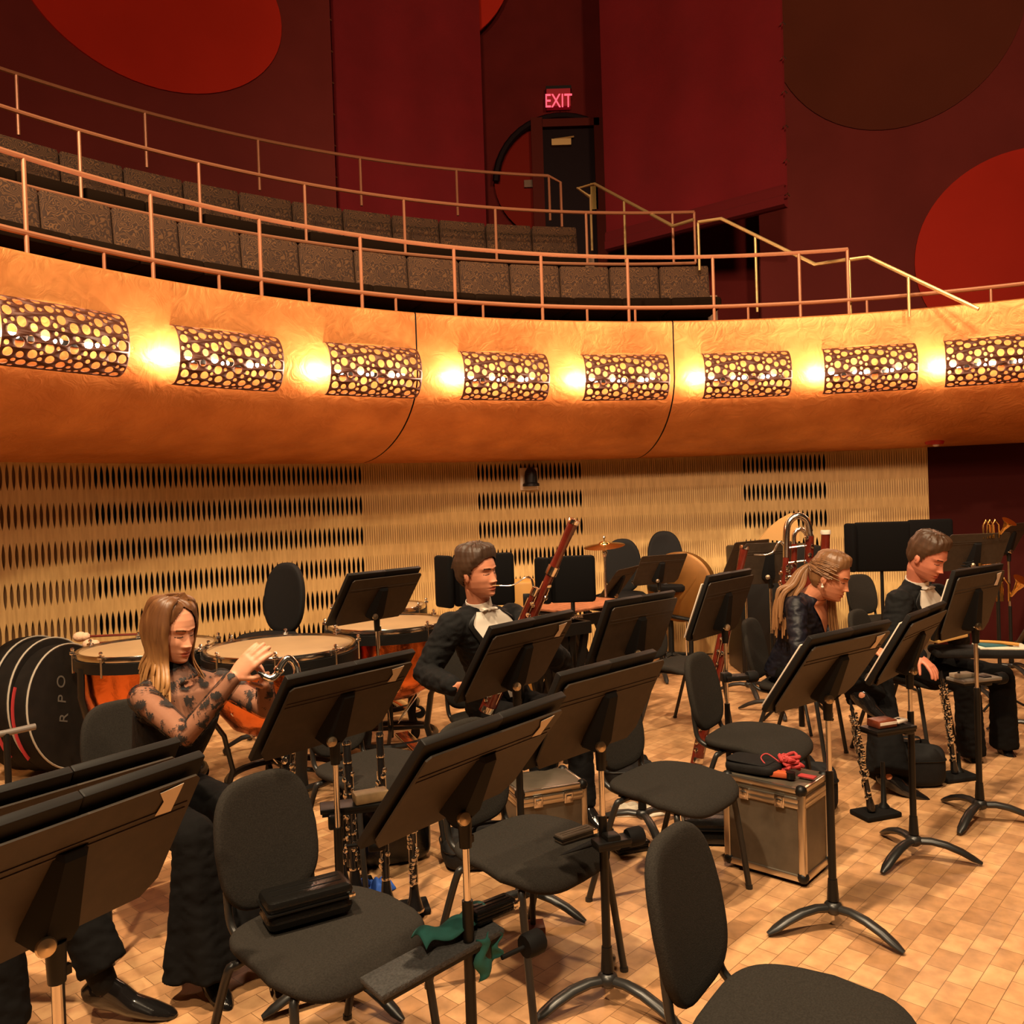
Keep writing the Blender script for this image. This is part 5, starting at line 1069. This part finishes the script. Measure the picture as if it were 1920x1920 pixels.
mat['navy'] = M('navy velvet dress', (.006, .006, .012), .5, 0, .3, 30, .8, 12, spec=.3)
def hairmat(name, root, tip, z0, z1, rough=.42):
    m = bpy.data.materials.new(name); m.use_nodes = True; nt = m.node_tree; b = nt.nodes['Principled BSDF']; N2 = nt.nodes.new
    tc = N2('ShaderNodeTexCoord'); sp = N2('ShaderNodeSeparateXYZ'); nt.links.new(tc.outputs['Object'], sp.inputs[0]); mr = N2('ShaderNodeMapRange'); mr.inputs[1].default_value = z0; mr.inputs[2].default_value = z1
    nt.links.new(sp.outputs[2], mr.inputs[0]); no = N2('ShaderNodeTexNoise'); no.inputs['Scale'].default_value = 55; mp = N2('ShaderNodeMapping'); mp.inputs['Scale'].default_value = (1, 1, .08); nt.links.new(tc.outputs['Object'], mp.inputs[0]); nt.links.new(mp.outputs[0], no.inputs['Vector'])
    ad = N2('ShaderNodeMath'); ad.operation = 'MULTIPLY_ADD'; ad.inputs[1].default_value = .9; nt.links.new(no.outputs[0], ad.inputs[0]); nt.links.new(mr.outputs[0], ad.inputs[2])
    sb = N2('ShaderNodeMath'); sb.operation = 'SUBTRACT'; sb.inputs[1].default_value = .42; nt.links.new(ad.outputs[0], sb.inputs[0])
    cr = N2('ShaderNodeValToRGB'); cr.color_ramp.elements[0].color = (*tip, 1); cr.color_ramp.elements[1].color = (*root, 1); nt.links.new(sb.outputs[0], cr.inputs[0]); nt.links.new(cr.outputs[0], b.inputs['Base Color'])
    b.inputs['Roughness'].default_value = rough; return m
def hair_cap(F, mt, off, line, noise=.004, name='hair', seed=1, na=80, nz=60):
    rnd = random.Random(seed); mb = MB(); vs = []; keep = []; ph = [rnd.uniform(0, 6) for _ in range(4)]
    for i in range(nz + 1):
        z = .128 - .215 * i / nz
        for j in range(na):
            a = 2 * math.pi * j / na - math.pi; aa = abs(a); lz = line(aa, a); edge = min(1, max(0, (z - lz) / .03)); t = off(aa, z) * (.35 + .65 * edge)
            t += noise * math.sin(23 * a + ph[0] + 30 * z) * math.sin(60 * z + ph[1] + 7 * a) * edge; zz = min(z, .1245); x, y = head_pt(a, zz, t); vs.append(F.H @ Vector((x, y, z + (t * .9 if z > .09 else t * .3)))); keep.append(z >= lz)
    fs = []
    for i in range(nz):
        for j in range(na):
            f = (i * na + j, (i + 1) * na + j, (i + 1) * na + (j + 1) % na, i * na + (j + 1) % na)
            if sum(keep[q] for q in f) >= 3: fs.append(f)
    mb.add(vs, fs); mb.f.append(tuple(range(na))); mb.mi.append(0); o = mb.build(name, mt, F.root, smooth=80); return o
def shirt_front(F, s0, w0, w1, g, mt=None, name='shirt_front'):
    mb = MB(); mb.grid(lambda u, v: torso_pt(F, s0 + (1.24 - s0) * v, (u - .5) * 2 * (w0 + (w1 - w0) * v), g), 12, 24); o = mb.build(name, mt or mat['shirt'], F.root, smooth=80); return o
def lapels(F, s0, w0, w1, g, wd=.20):
    for sd in (-1, 1):
        mb = MB(); mb.grid(lambda u, v: torso_pt(F, s0 + (1.22 - s0) * v, sd * ((w0 + (w1 - w0) * v) + wd * u * (.35 + .65 * math.sin(math.pi * min(1, v * 1.05)) ** .6)), g + .004 - .006 * u), 5, 24); o = mb.build('lapel', mat['satin'], F.root, smooth=80); o.modifiers.new('th', 'SOLIDIFY').thickness = .004
def collar(F, mt, r=.062, h=.04, white_tie=True, hsc=1.0):
    ax = (F.H @ Vector((0, .022, -.06)) - F.neck).normalized(); c = F.neck - ax * .018
    mb = MB(); mb.lathe([(r * 1.06, 0), (r * 1.0, h), (r * .94, h), (r * .96, 0)], c, 26, axis=ax); mb.build('collar', mt, F.root)
    if white_tie:
        p = c + F.fwd * (r * 1.12) + ax * .012; mb = MB()
        for s in (-1, 1): mb.tube([p, p + F.left * s * .022, p + F.left * s * .045], [(.009, .006), (.016, .010), (.022, .008)], 10, flat=(0, 0, 1))
        mb.ball(p + F.fwd * .004, (.011, .011, .011), 10); mb.build('bow_tie', mt, F.root)
def cuff(F, el, wr, mt, r=.033):
    d = (wr - el).normalized(); mb = MB(); mb.lathe([(r, -.035), (r * .98, .012), (r * .8, .013)], wr - d * .008, 20, axis=d); mb.build('shirt_cuff', mt, F.root)
def lock(mb, pts, w, th, flat): n = len(pts); mb.tube(pts, [(w * (1 - .75 * (k / (n - 1)) ** 2.5) + .001, th * (1 - .6 * k / (n - 1)) + .0008) for k in range(n)], 7, flat=flat)

# --- woman in black lace, hands raised
sk = skinset((.70, .31, .18), (.14, .07, .03))
pel = Vector((-1.47, 3.40, .54)); rw, lw = P(437, 1272, 3.00), P(497, 1286, 3.13)
hands = [(rw, P(484, 1222, 3.02) - rw, (.35, .9, -.05), (.22, .16, .12, .15), dict(side=-1, spread=.16)), (lw, P(482, 1234, 3.06) - lw, (-.75, -.5, .05), (.35, .4, .35, .3), dict(side=1, spread=.1))]
mat['sheer'] = None
m = bpy.data.materials.new('sheer lace'); m.use_nodes = True; nt = m.node_tree; b = nt.nodes['Principled BSDF']; b.inputs['Base Color'].default_value = (.010, .009, .009, 1); b.inputs['Roughness'].default_value = .7
tc = N('ShaderNodeTexCoord'); no = N('ShaderNodeTexNoise', Scale=30.0, Detail=4.0, Roughness=.75); nt.links.new(tc.outputs['Object'], no.inputs['Vector'])
vo = N('ShaderNodeTexVoronoi', Scale=17.0); nt.links.new(tc.outputs['Object'], vo.inputs['Vector']); ad = N('ShaderNodeMath'); ad.operation = 'MULTIPLY_ADD'; ad.inputs[1].default_value = -.55; nt.links.new(vo.outputs['Distance'], ad.inputs[0]); nt.links.new(no.outputs[0], ad.inputs[2])
cr = N('ShaderNodeValToRGB'); cr.color_ramp.elements[0].position = .285; cr.color_ramp.elements[1].position = .315; cr.color_ramp.elements[0].color = (.36, .36, .36, 1); cr.color_ramp.elements[1].color = (.97, .97, .97, 1)
nt.links.new(ad.outputs[0], cr.inputs[0]); nt.links.new(cr.outputs[0], b.inputs['Alpha']); mat['sheer'] = m
F = make_person('seated woman with long hair and black lace sleeves raising both hands', pel, P(343, 1284, 3.32), 52, P(322, 1187, 3.31), 62, 8, [P(350, 1380, 2.97), rw], [P(500, 1328, 3.20), lw], sk, hsc=.98, hw=.170, top=None, bottom=('black_trousers', mat['trouser']), flare=.075,
    legs=[[(-1.53, 3.32, .53), (-1.135, 2.93, .54), (-1.10, 2.92, .09)], [(-1.40, 3.46, .53), (-.98, 3.10, .53), (-.90, 3.02, .09)]], toes=[(-.98, 2.80, .05), (-.78, 2.9, .05)], hands=hands, pointed=.6)
s_ = MB()
for S, A in ((F.shR, F.R), (F.shL, F.L)): limb2(s_, S, A[0], A[0].lerp(A[1], .97), .056, .043, .034)
add_torso(s_, F, .006, .62, 1.0); s_.tube([F.sh, F.neck, F.neck + Vector((0, 0, .022))], [(.08, .075), (.060, .060), (.056, .057)], 18); fuse(s_, 'lace_sleeves', mat['sheer'], F.root, .007, 4)
s_ = MB(); add_torso(s_, F, .011, -.06, .78, cap=False); fuse(s_, 'bodice', M('black bodice', (.006, .005, .005), .8, 0, .4, 60, .5, 40, spec=.2), F.root, .010, 3)
mb = MB(); c = F.neck + Vector((0, 0, .012)); ax = (F.H @ Vector((0, .022, -.06)) - F.neck).normalized(); mb.lathe([(.061, 0), (.057, .03), (.052, .03)], c - ax * .01, 24, axis=ax); mb.build('neck_band', mat['rubber'], F.root)
hm = hairmat('ombre light brown hair', (.14, .056, .020), (.55, .27, .09), .92, 1.24)
hair_cap(F, hm, lambda a, z: .013 + .004 * max(0, z / .12), lambda aa, a: interp([(4, -.08), (2.0, -.08), (1.35, -.04), (1.12, .005), (.9, .048), (.6, .080), (.3, .100), (0, .110)], aa), .002)
rnd = random.Random(11); mb = MB()
for k in range(120):
    a = rnd.uniform(1.12, math.pi * 2 - 1.0); s_a = a if a < math.pi else a - 2 * math.pi; aa = abs(s_a); o = rnd.uniform(.010, .024); pts = []
    for z in (.122, .105, .075, .035, -.005, -.045): x, y = head_pt(s_a * (1 if z < .09 else (z < .11) * .3 + .6), min(z, .1235), o); pts.append(F.H @ Vector((x, y, z + (o if z > .1 else 0))))
    q = pts[-1]; r_ = (q - Hc_) if False else (q - (F.H @ Vector((0, .01, q.z * 0)))); r_.z = 0; out = r_.normalized(); ln = rnd.uniform(.10, .20) + (.05 if aa < 1.6 else .0)
    push = .018 + .03 * max(0, 1.7 - aa)
    pts += [q + Vector((0, 0, -ln * .35)) - out * .006, q + Vector((0, 0, -ln * .7)) + out * push * .6 + F.fwd * (.02 if aa < 1.7 else -.005), q + Vector((0, 0, -ln)) + out * push + F.fwd * (.04 * rnd.random() if aa < 1.7 else -.01)]
    lock(mb, smooth_path(pts, 3), rnd.uniform(.009, .016), .005, F.H.to_3x3() @ Vector((math.sin(s_a), -math.cos(s_a), 0)))
mb.build('long_hair', hm, F.root, smooth=80); finish(F)
# bass clarinet resting in front of her
t = thing('bass_clarinet', 'bass clarinet with bright silver neck standing before the lace-sleeved woman', 'bass clarinet'); base = Gd(502, 1806, .08); q0 = P(556, 1290, 3.06)
mb = MB(); mb.tube([base + Vector((.0, 0, .10)), q0], [.021, .017], 16); mb.build('body', mat['ebony'], t)
mb = MB(); mb.tube(smooth_path([q0 + Vector((0, 0, -.03)), P(557, 1258, 3.06), P(549, 1240, 3.06), P(538, 1235, 3.05), P(527, 1247, 3.04), P(519, 1264, 3.03), P(508, 1272, 3.02), P(496, 1268, 3.02)], 6), [.0165] * 6 + [.013] * 37, 12); mb.lathe([(.022, -.012), (.024, 0), (.022, .012)], q0, 18); mb.lathe([(.018, -.006), (.019, 0), (.018, .006)], P(523, 1256, 3.035), 14, axis=(-.5, 0, -.8)); mb.build('neck_tube', mat['silver'], t)
mb = MB(); mb.tube([P(496, 1268, 3.02), P(484, 1260, 3.02)], [.011, .006], 10); mb.build('mouthpiece', mat['ebony'], t)
mb = MB(); keys(mb, base.lerp(q0, .25), base.lerp(q0, .92), 34, .02, (0.1, -1, 0), 3, size=.013); mb.build('keys', mat['silver'], t)
mb = MB(); b0 = base + Vector((0, 0, .12)); mb.tube(smooth_path([b0, base + Vector((0, 0, .02)), base + Vector((.03, -.05, -.02)), base + Vector((.05, -.10, .04)), base + Vector((.055, -.115, .10))], 5), [.018 + .034 * (k / 20) ** 2.2 for k in range(21)], 16); mb.build('bell', mat['silver'], t)
mb = MB(); mb.tube([base + Vector((.02, -.03, -.02)), Vector((base.x + .02, base.y - .03, 0))], .005, 8); mb.build('floor_peg', mat['chrome'], t)

# --- bassoonist in white tie
sk = skinset((.56, .215, .115), (.035, .016, .008))
rw, lw = P(851, 1288, 4.02), P(1003, 1190, 4.10)
hands = [(rw, P(905, 1296, 3.98) - rw, (.2, .75, .3), (.5, .55, .55, .55), dict(side=-1)), (lw, P(986, 1168, 4.02) - lw, (-.5, -.6, -.1), (.55, .6, .6, .6), dict(side=1))]
F = make_person('seated man in black tailcoat and white bow tie playing the bassoon', (-.10, 4.66, .54), P(905, 1160, 4.44), 40, P(897, 1076, 4.36), 52, -1, [P(797, 1264, 4.28), rw], [P(1050, 1240, 4.32), lw], sk, hroll=-4, hsc=1.05, hw=.205, chest=.135, top=('tailcoat', mat['suit']), bottom=('trousers', mat['trouser']),
    legs=[[(-.18, 4.58, .53), (.10, 4.22, .53), (.12, 4.14, .09)], [(-.03, 4.72, .53), (.30, 4.42, .54), (.32, 4.32, .09)]], toes=[(.25, 4.00, .045), (.46, 4.20, .045)], sleeve=(.078, .064, .047), hands=hands, socks=1)
shirt_front(F, .22, .12, .62, .017); lapels(F, .18, .12, .62, .020); collar(F, mat['shirt'], .066 , .045); cuff(F, *F.R, mat['shirt'], .039); cuff(F, *F.L, mat['shirt'], .039)
hm = hairmat('dark brown hair', (.022, .010, .005), (.07, .032, .014), 1.2, 1.7, .55)
hair_cap(F, hm, lambda a, z: .016 + .012 * max(0, z / .12) + (.006 if a > 1.6 else 0), lambda aa, a: interp([(4, -.075), (2.1, -.06), (1.7, .0), (1.45, -.015), (1.25, .035), (.9, .055), (.5, .075), (0, .082)], aa), .004, seed=4)
rnd = random.Random(5); mb = MB()
for k in range(70):
    x0 = rnd.uniform(-.056, .056); o = rnd.uniform(.010, .020); pts = []; sgn = -1 if x0 < .02 else 1
    for f in (0, .25, .5, .75, 1.0): e = R_(48 + 120 * f); pts.append(F.H @ Vector((x0 * (1 + .15 * f), (-.086 if e < 1.57 else -.102) * (1 + o * 8) * math.cos(e), .030 + (.093 + o) * math.sin(e) - 5.5 * x0 * x0)))
    lock(mb, smooth_path(pts, 3), .009, .005, (0, 0, 1))
mb.build('hair_locks', hm, F.root, smooth=80)
finish(F)

# --- woman in navy, head bowed
sk = skinset((.60, .235, .125), (.10, .05, .02))
rw, lw = P(1580, 1204, 4.70), P(1622, 1214, 4.80)
hands = [(rw, Vector((.5, -.4, -.05)), (0, .2, -1), (.3, .3, .3, .3), dict(side=-1)), (lw, Vector((.3, -.55, -.05)), (0, .2, -1), (.3, .3, .3, .3), dict(side=1))]
F = make_person('seated woman in a navy dress, hair tied back, head bowed over the music stand', (1.70, 5.32, .54), P(1512, 1124, 5.12), 52, P(1556, 1083, 5.02), 56, 20, [P(1497, 1222, 4.86), rw], [P(1570, 1232, 5.05), lw], sk, hsc=1.12, hw=.178, chest=.13, top=('dress_top', mat['navy']), bottom=('wide_trousers', mat['trouser']), flare=.05,
    legs=[[(1.66, 5.22, .55), (2.04, 5.00, .68), P(1618, 1304, 4.78)], [(1.80, 5.38, .53), (2.12, 4.98, .53), (1.995, 4.60, .10)]], toes=[P(1684, 1345, 4.66), (2.18, 4.50, .045)], sleeve=(.060, .050, .036), hands=hands, pointed=.8)
mb = MB(); mb.grid(lambda u, v: torso_pt(F, .60 + .64 * v, (u - .5) * 2 * (.05 + .72 * v), .016), 10, 20); mb.build('neckline_skin', sk[0], F.root, smooth=80)
mb = MB(); p = F.H @ Vector((-.082, .004, -.045)); mb.ball(p, .009, 10); mb.ball(p + Vector((0, 0, .014)), .005, 8); mb.build('earring', mat['paper'], F.root)
hm = hairmat('light brown tied hair', (.15, .068, .026), (.36, .17, .065), .75, 1.35)
hair_cap(F, hm, lambda a, z: .012 + .010 * max(0, z / .12), lambda aa, a: interp([(4, -.075), (2.0, -.065), (1.65, .005), (1.3, .03), (.9, .07), (0, .09)], aa), .002)
rnd = random.Random(9); mb = MB(); tie = F.H @ Vector((0, .112, .035))
for k in range(64):
    s_a = rnd.uniform(.9, 2.6) * rnd.choice([-1, 1]); z0 = rnd.uniform(.0, .10); x, y = head_pt(s_a, z0, .014); p0 = F.H @ Vector((x, y, z0)); x, y = head_pt(math.copysign(min(3.1, abs(s_a) + .9), s_a), z0 * .8 + .015, .016); p1 = F.H @ Vector((x, y, z0 * .8 + .015))
    lock(mb, smooth_path([p0, p1, tie + Vector((rnd.uniform(-.01, .01), rnd.uniform(-.01, .01), rnd.uniform(-.01, .01)))], 4), .010, .004, (0, 0, 1))
for k in range(46):
    r1 = Vector((rnd.uniform(-.03, .03), rnd.uniform(-.03, .03), 0)); ln = rnd.uniform(.30, .50); bk = -F.fwd * .075 - F.left * .04
    lock(mb, smooth_path([tie, tie + bk * .6 + r1 * .6 + Vector((0, 0, -.05)), tie + bk * 1.1 + r1 * 1.3 + Vector((0, 0, -.14)), tie + bk * 1.9 + r1 * 1.6 + Vector((0, 0, -ln * .6)), tie + bk * 2.1 + r1 * 1.7 + Vector((0, 0, -ln))], 4), .012, .005, F.left)
f0 = F.H @ Vector((.065, -.01, -.05))
for k in range(26):
    r1 = Vector((rnd.uniform(-.025, .025), rnd.uniform(-.02, .02), 0)); lock(mb, smooth_path([F.H @ Vector((.07, .03, .03)), f0 + r1 * .4, f0 + r1 + Vector((.0, 0, -.16)), f0 + r1 * 1.2 + Vector((.02, 0, -.36 - .06 * rnd.random()))], 4), .011, .005, F.fwd)
mb.build('tied_hair', hm, F.root, smooth=80)
finish(F)

# --- man with the oboe
sk = skinset((.60, .21, .125), (.06, .025, .012))
rw, lw = P(1724, 1230, 4.86), P(1776, 1158, 5.02)
hands = [(rw, P(1762, 1266, 4.76) - rw, (-.35, .5, -.6), (.30, .28, .26, .3), dict(side=-1, spread=.12)), (lw, Vector((.0, -.25, .25)), (-.7, -.3, -.2), (.5, .5, .5, .5), dict(side=1))]
F = make_person('seated man in black tailcoat and open white shirt front looking down, hand on the oboe', (2.48, 5.50, .54), P(1722, 1118, 5.32), 34, P(1738, 1046, 5.20), 36, 26, [P(1672, 1218, 5.12), rw], [P(1798, 1200, 5.36), lw], sk, hsc=1.13, hw=.215, chest=.14, top=('tailcoat', mat['suit']), bottom=('trousers', mat['trouser']), flare=.02,
    legs=[[(2.38, 5.42, .53), P(1812, 1276, 5.05), P(1822, 1412, 5.12)], [(2.58, 5.55, .53), P(1878, 1268, 5.22), P(1884, 1400, 5.24)]], toes=[P(1856, 1436, 5.02), P(1915, 1424, 5.10)], sleeve=(.080, .064, .048), hands=hands, pointed=.5, socks=1)
shirt_front(F, .18, .16, .58, .017); lapels(F, .15, .16, .58, .020); collar(F, mat['shirt'], .068, .045); cuff(F, *F.R, mat['shirt'], .040); cuff(F, *F.L, mat['shirt'], .040)
hm = hairmat('short brown hair', (.026, .011, .005), (.08, .036, .015), 1.2, 1.6, .5)
hair_cap(F, hm, lambda a, z: .012 + .014 * max(0, z / .12), lambda aa, a: interp([(4, -.06), (2.1, -.05), (1.7, .0), (1.45, -.02), (1.25, .035), (.9, .058), (.5, .078), (0, .082)], aa), .004, seed=8)
finish(F)
# open case on his lap
c = P(1835, 1215, 5.02); t = thing('open_case', 'open padded instrument case with white lining edge lying across the lap of the oboe man', 'case', c, R_(-14))
mb = MB(); mb.box((0, 0, -.02), (.52, .22, .05), bev=.02); mb.build('case_base', mat['bagcloth'], t); mb = MB(); mb.box((.12, .0, .010), (.27, .18, .012), bev=.004); mb.build('lining', mat['whitecloth'], t)
mb = MB(); mb.box((.08, .01, .020), (.17, .12, .012), Matrix.Rotation(.3, 3, 'Z'), bev=.004); mb.build('swab', M('petrol blue swab', (.02, .10, .12), .8), t)
mb = MB(); mb.tube(smooth_path([(.0, .05, .03), (.08, .02, .032), (.14, -.03, .035), (.2, -.05, .03)], 5), .010, 8); mb.build('ochre_strap', M('ochre cloth', (.50, .24, .05), .8), t)
t = thing('music_book', 'tan rolled cloth and book lying on the lap beside the open case', 'book', P(1770, 1196, 5.02), R_(10)); mb = MB(); mb.box((0, 0, .012), (.20, .16, .03), Matrix.Rotation(R_(-8), 3, 'Y'), bev=.006); mb.build('book_block', M('tan cloth', (.55, .32, .10), .7), t); mb = MB(); mb.limb([(.02, .02, .03), (.18, .05, .028)], [.028, .026], 14); mb.build('roll', M('tan cloth roll', (.58, .34, .11), .7), t)
# --- man cut by the left edge
sk = skinset((.55, .22, .12), (.04, .02, .01)); a1 = Gd(196, 1852, .115)
F = make_person('seated person in black trousers and shiny black shoe, cut by the left edge', (-2.12, 2.76, .54), (-2.16, 2.80, 1.06), 58, (-2.14, 2.78, 1.27), 50, 10, [(-2.22, 2.50, .80), (-2.0, 2.44, .70)], [(-2.10, 3.0, .80), (-1.98, 2.84, .68)], sk, hw=.2, top=('jacket', mat['suit']), bottom=('trousers', mat['trouser']), flare=.015,
    legs=[[(-2.14, 2.66, .53), (-1.58, 2.52, .54), (-1.54, 2.48, .10)], [(-2.06, 2.84, .53), (-1.54, 2.80, .52), a1]], toes=[(-1.42, 2.42, .05), Gd(338, 1872, .058)], hem=.07, socks=1, hands=[((-2.0, 2.44, .70), (.5, -.1, -.2), (0, 0, -1), (.3, .3, .3, .3), dict(side=-1)), ((-1.98, 2.84, .68), (.5, -.1, -.2), (0, 0, -1), (.3, .3, .3, .3), dict(side=1))])
hair_cap(F, hm, lambda a, z: .014, lambda aa, a: interp([(4, -.06), (1.7, .0), (1.25, .035), (0, .082)], aa)); finish(F)
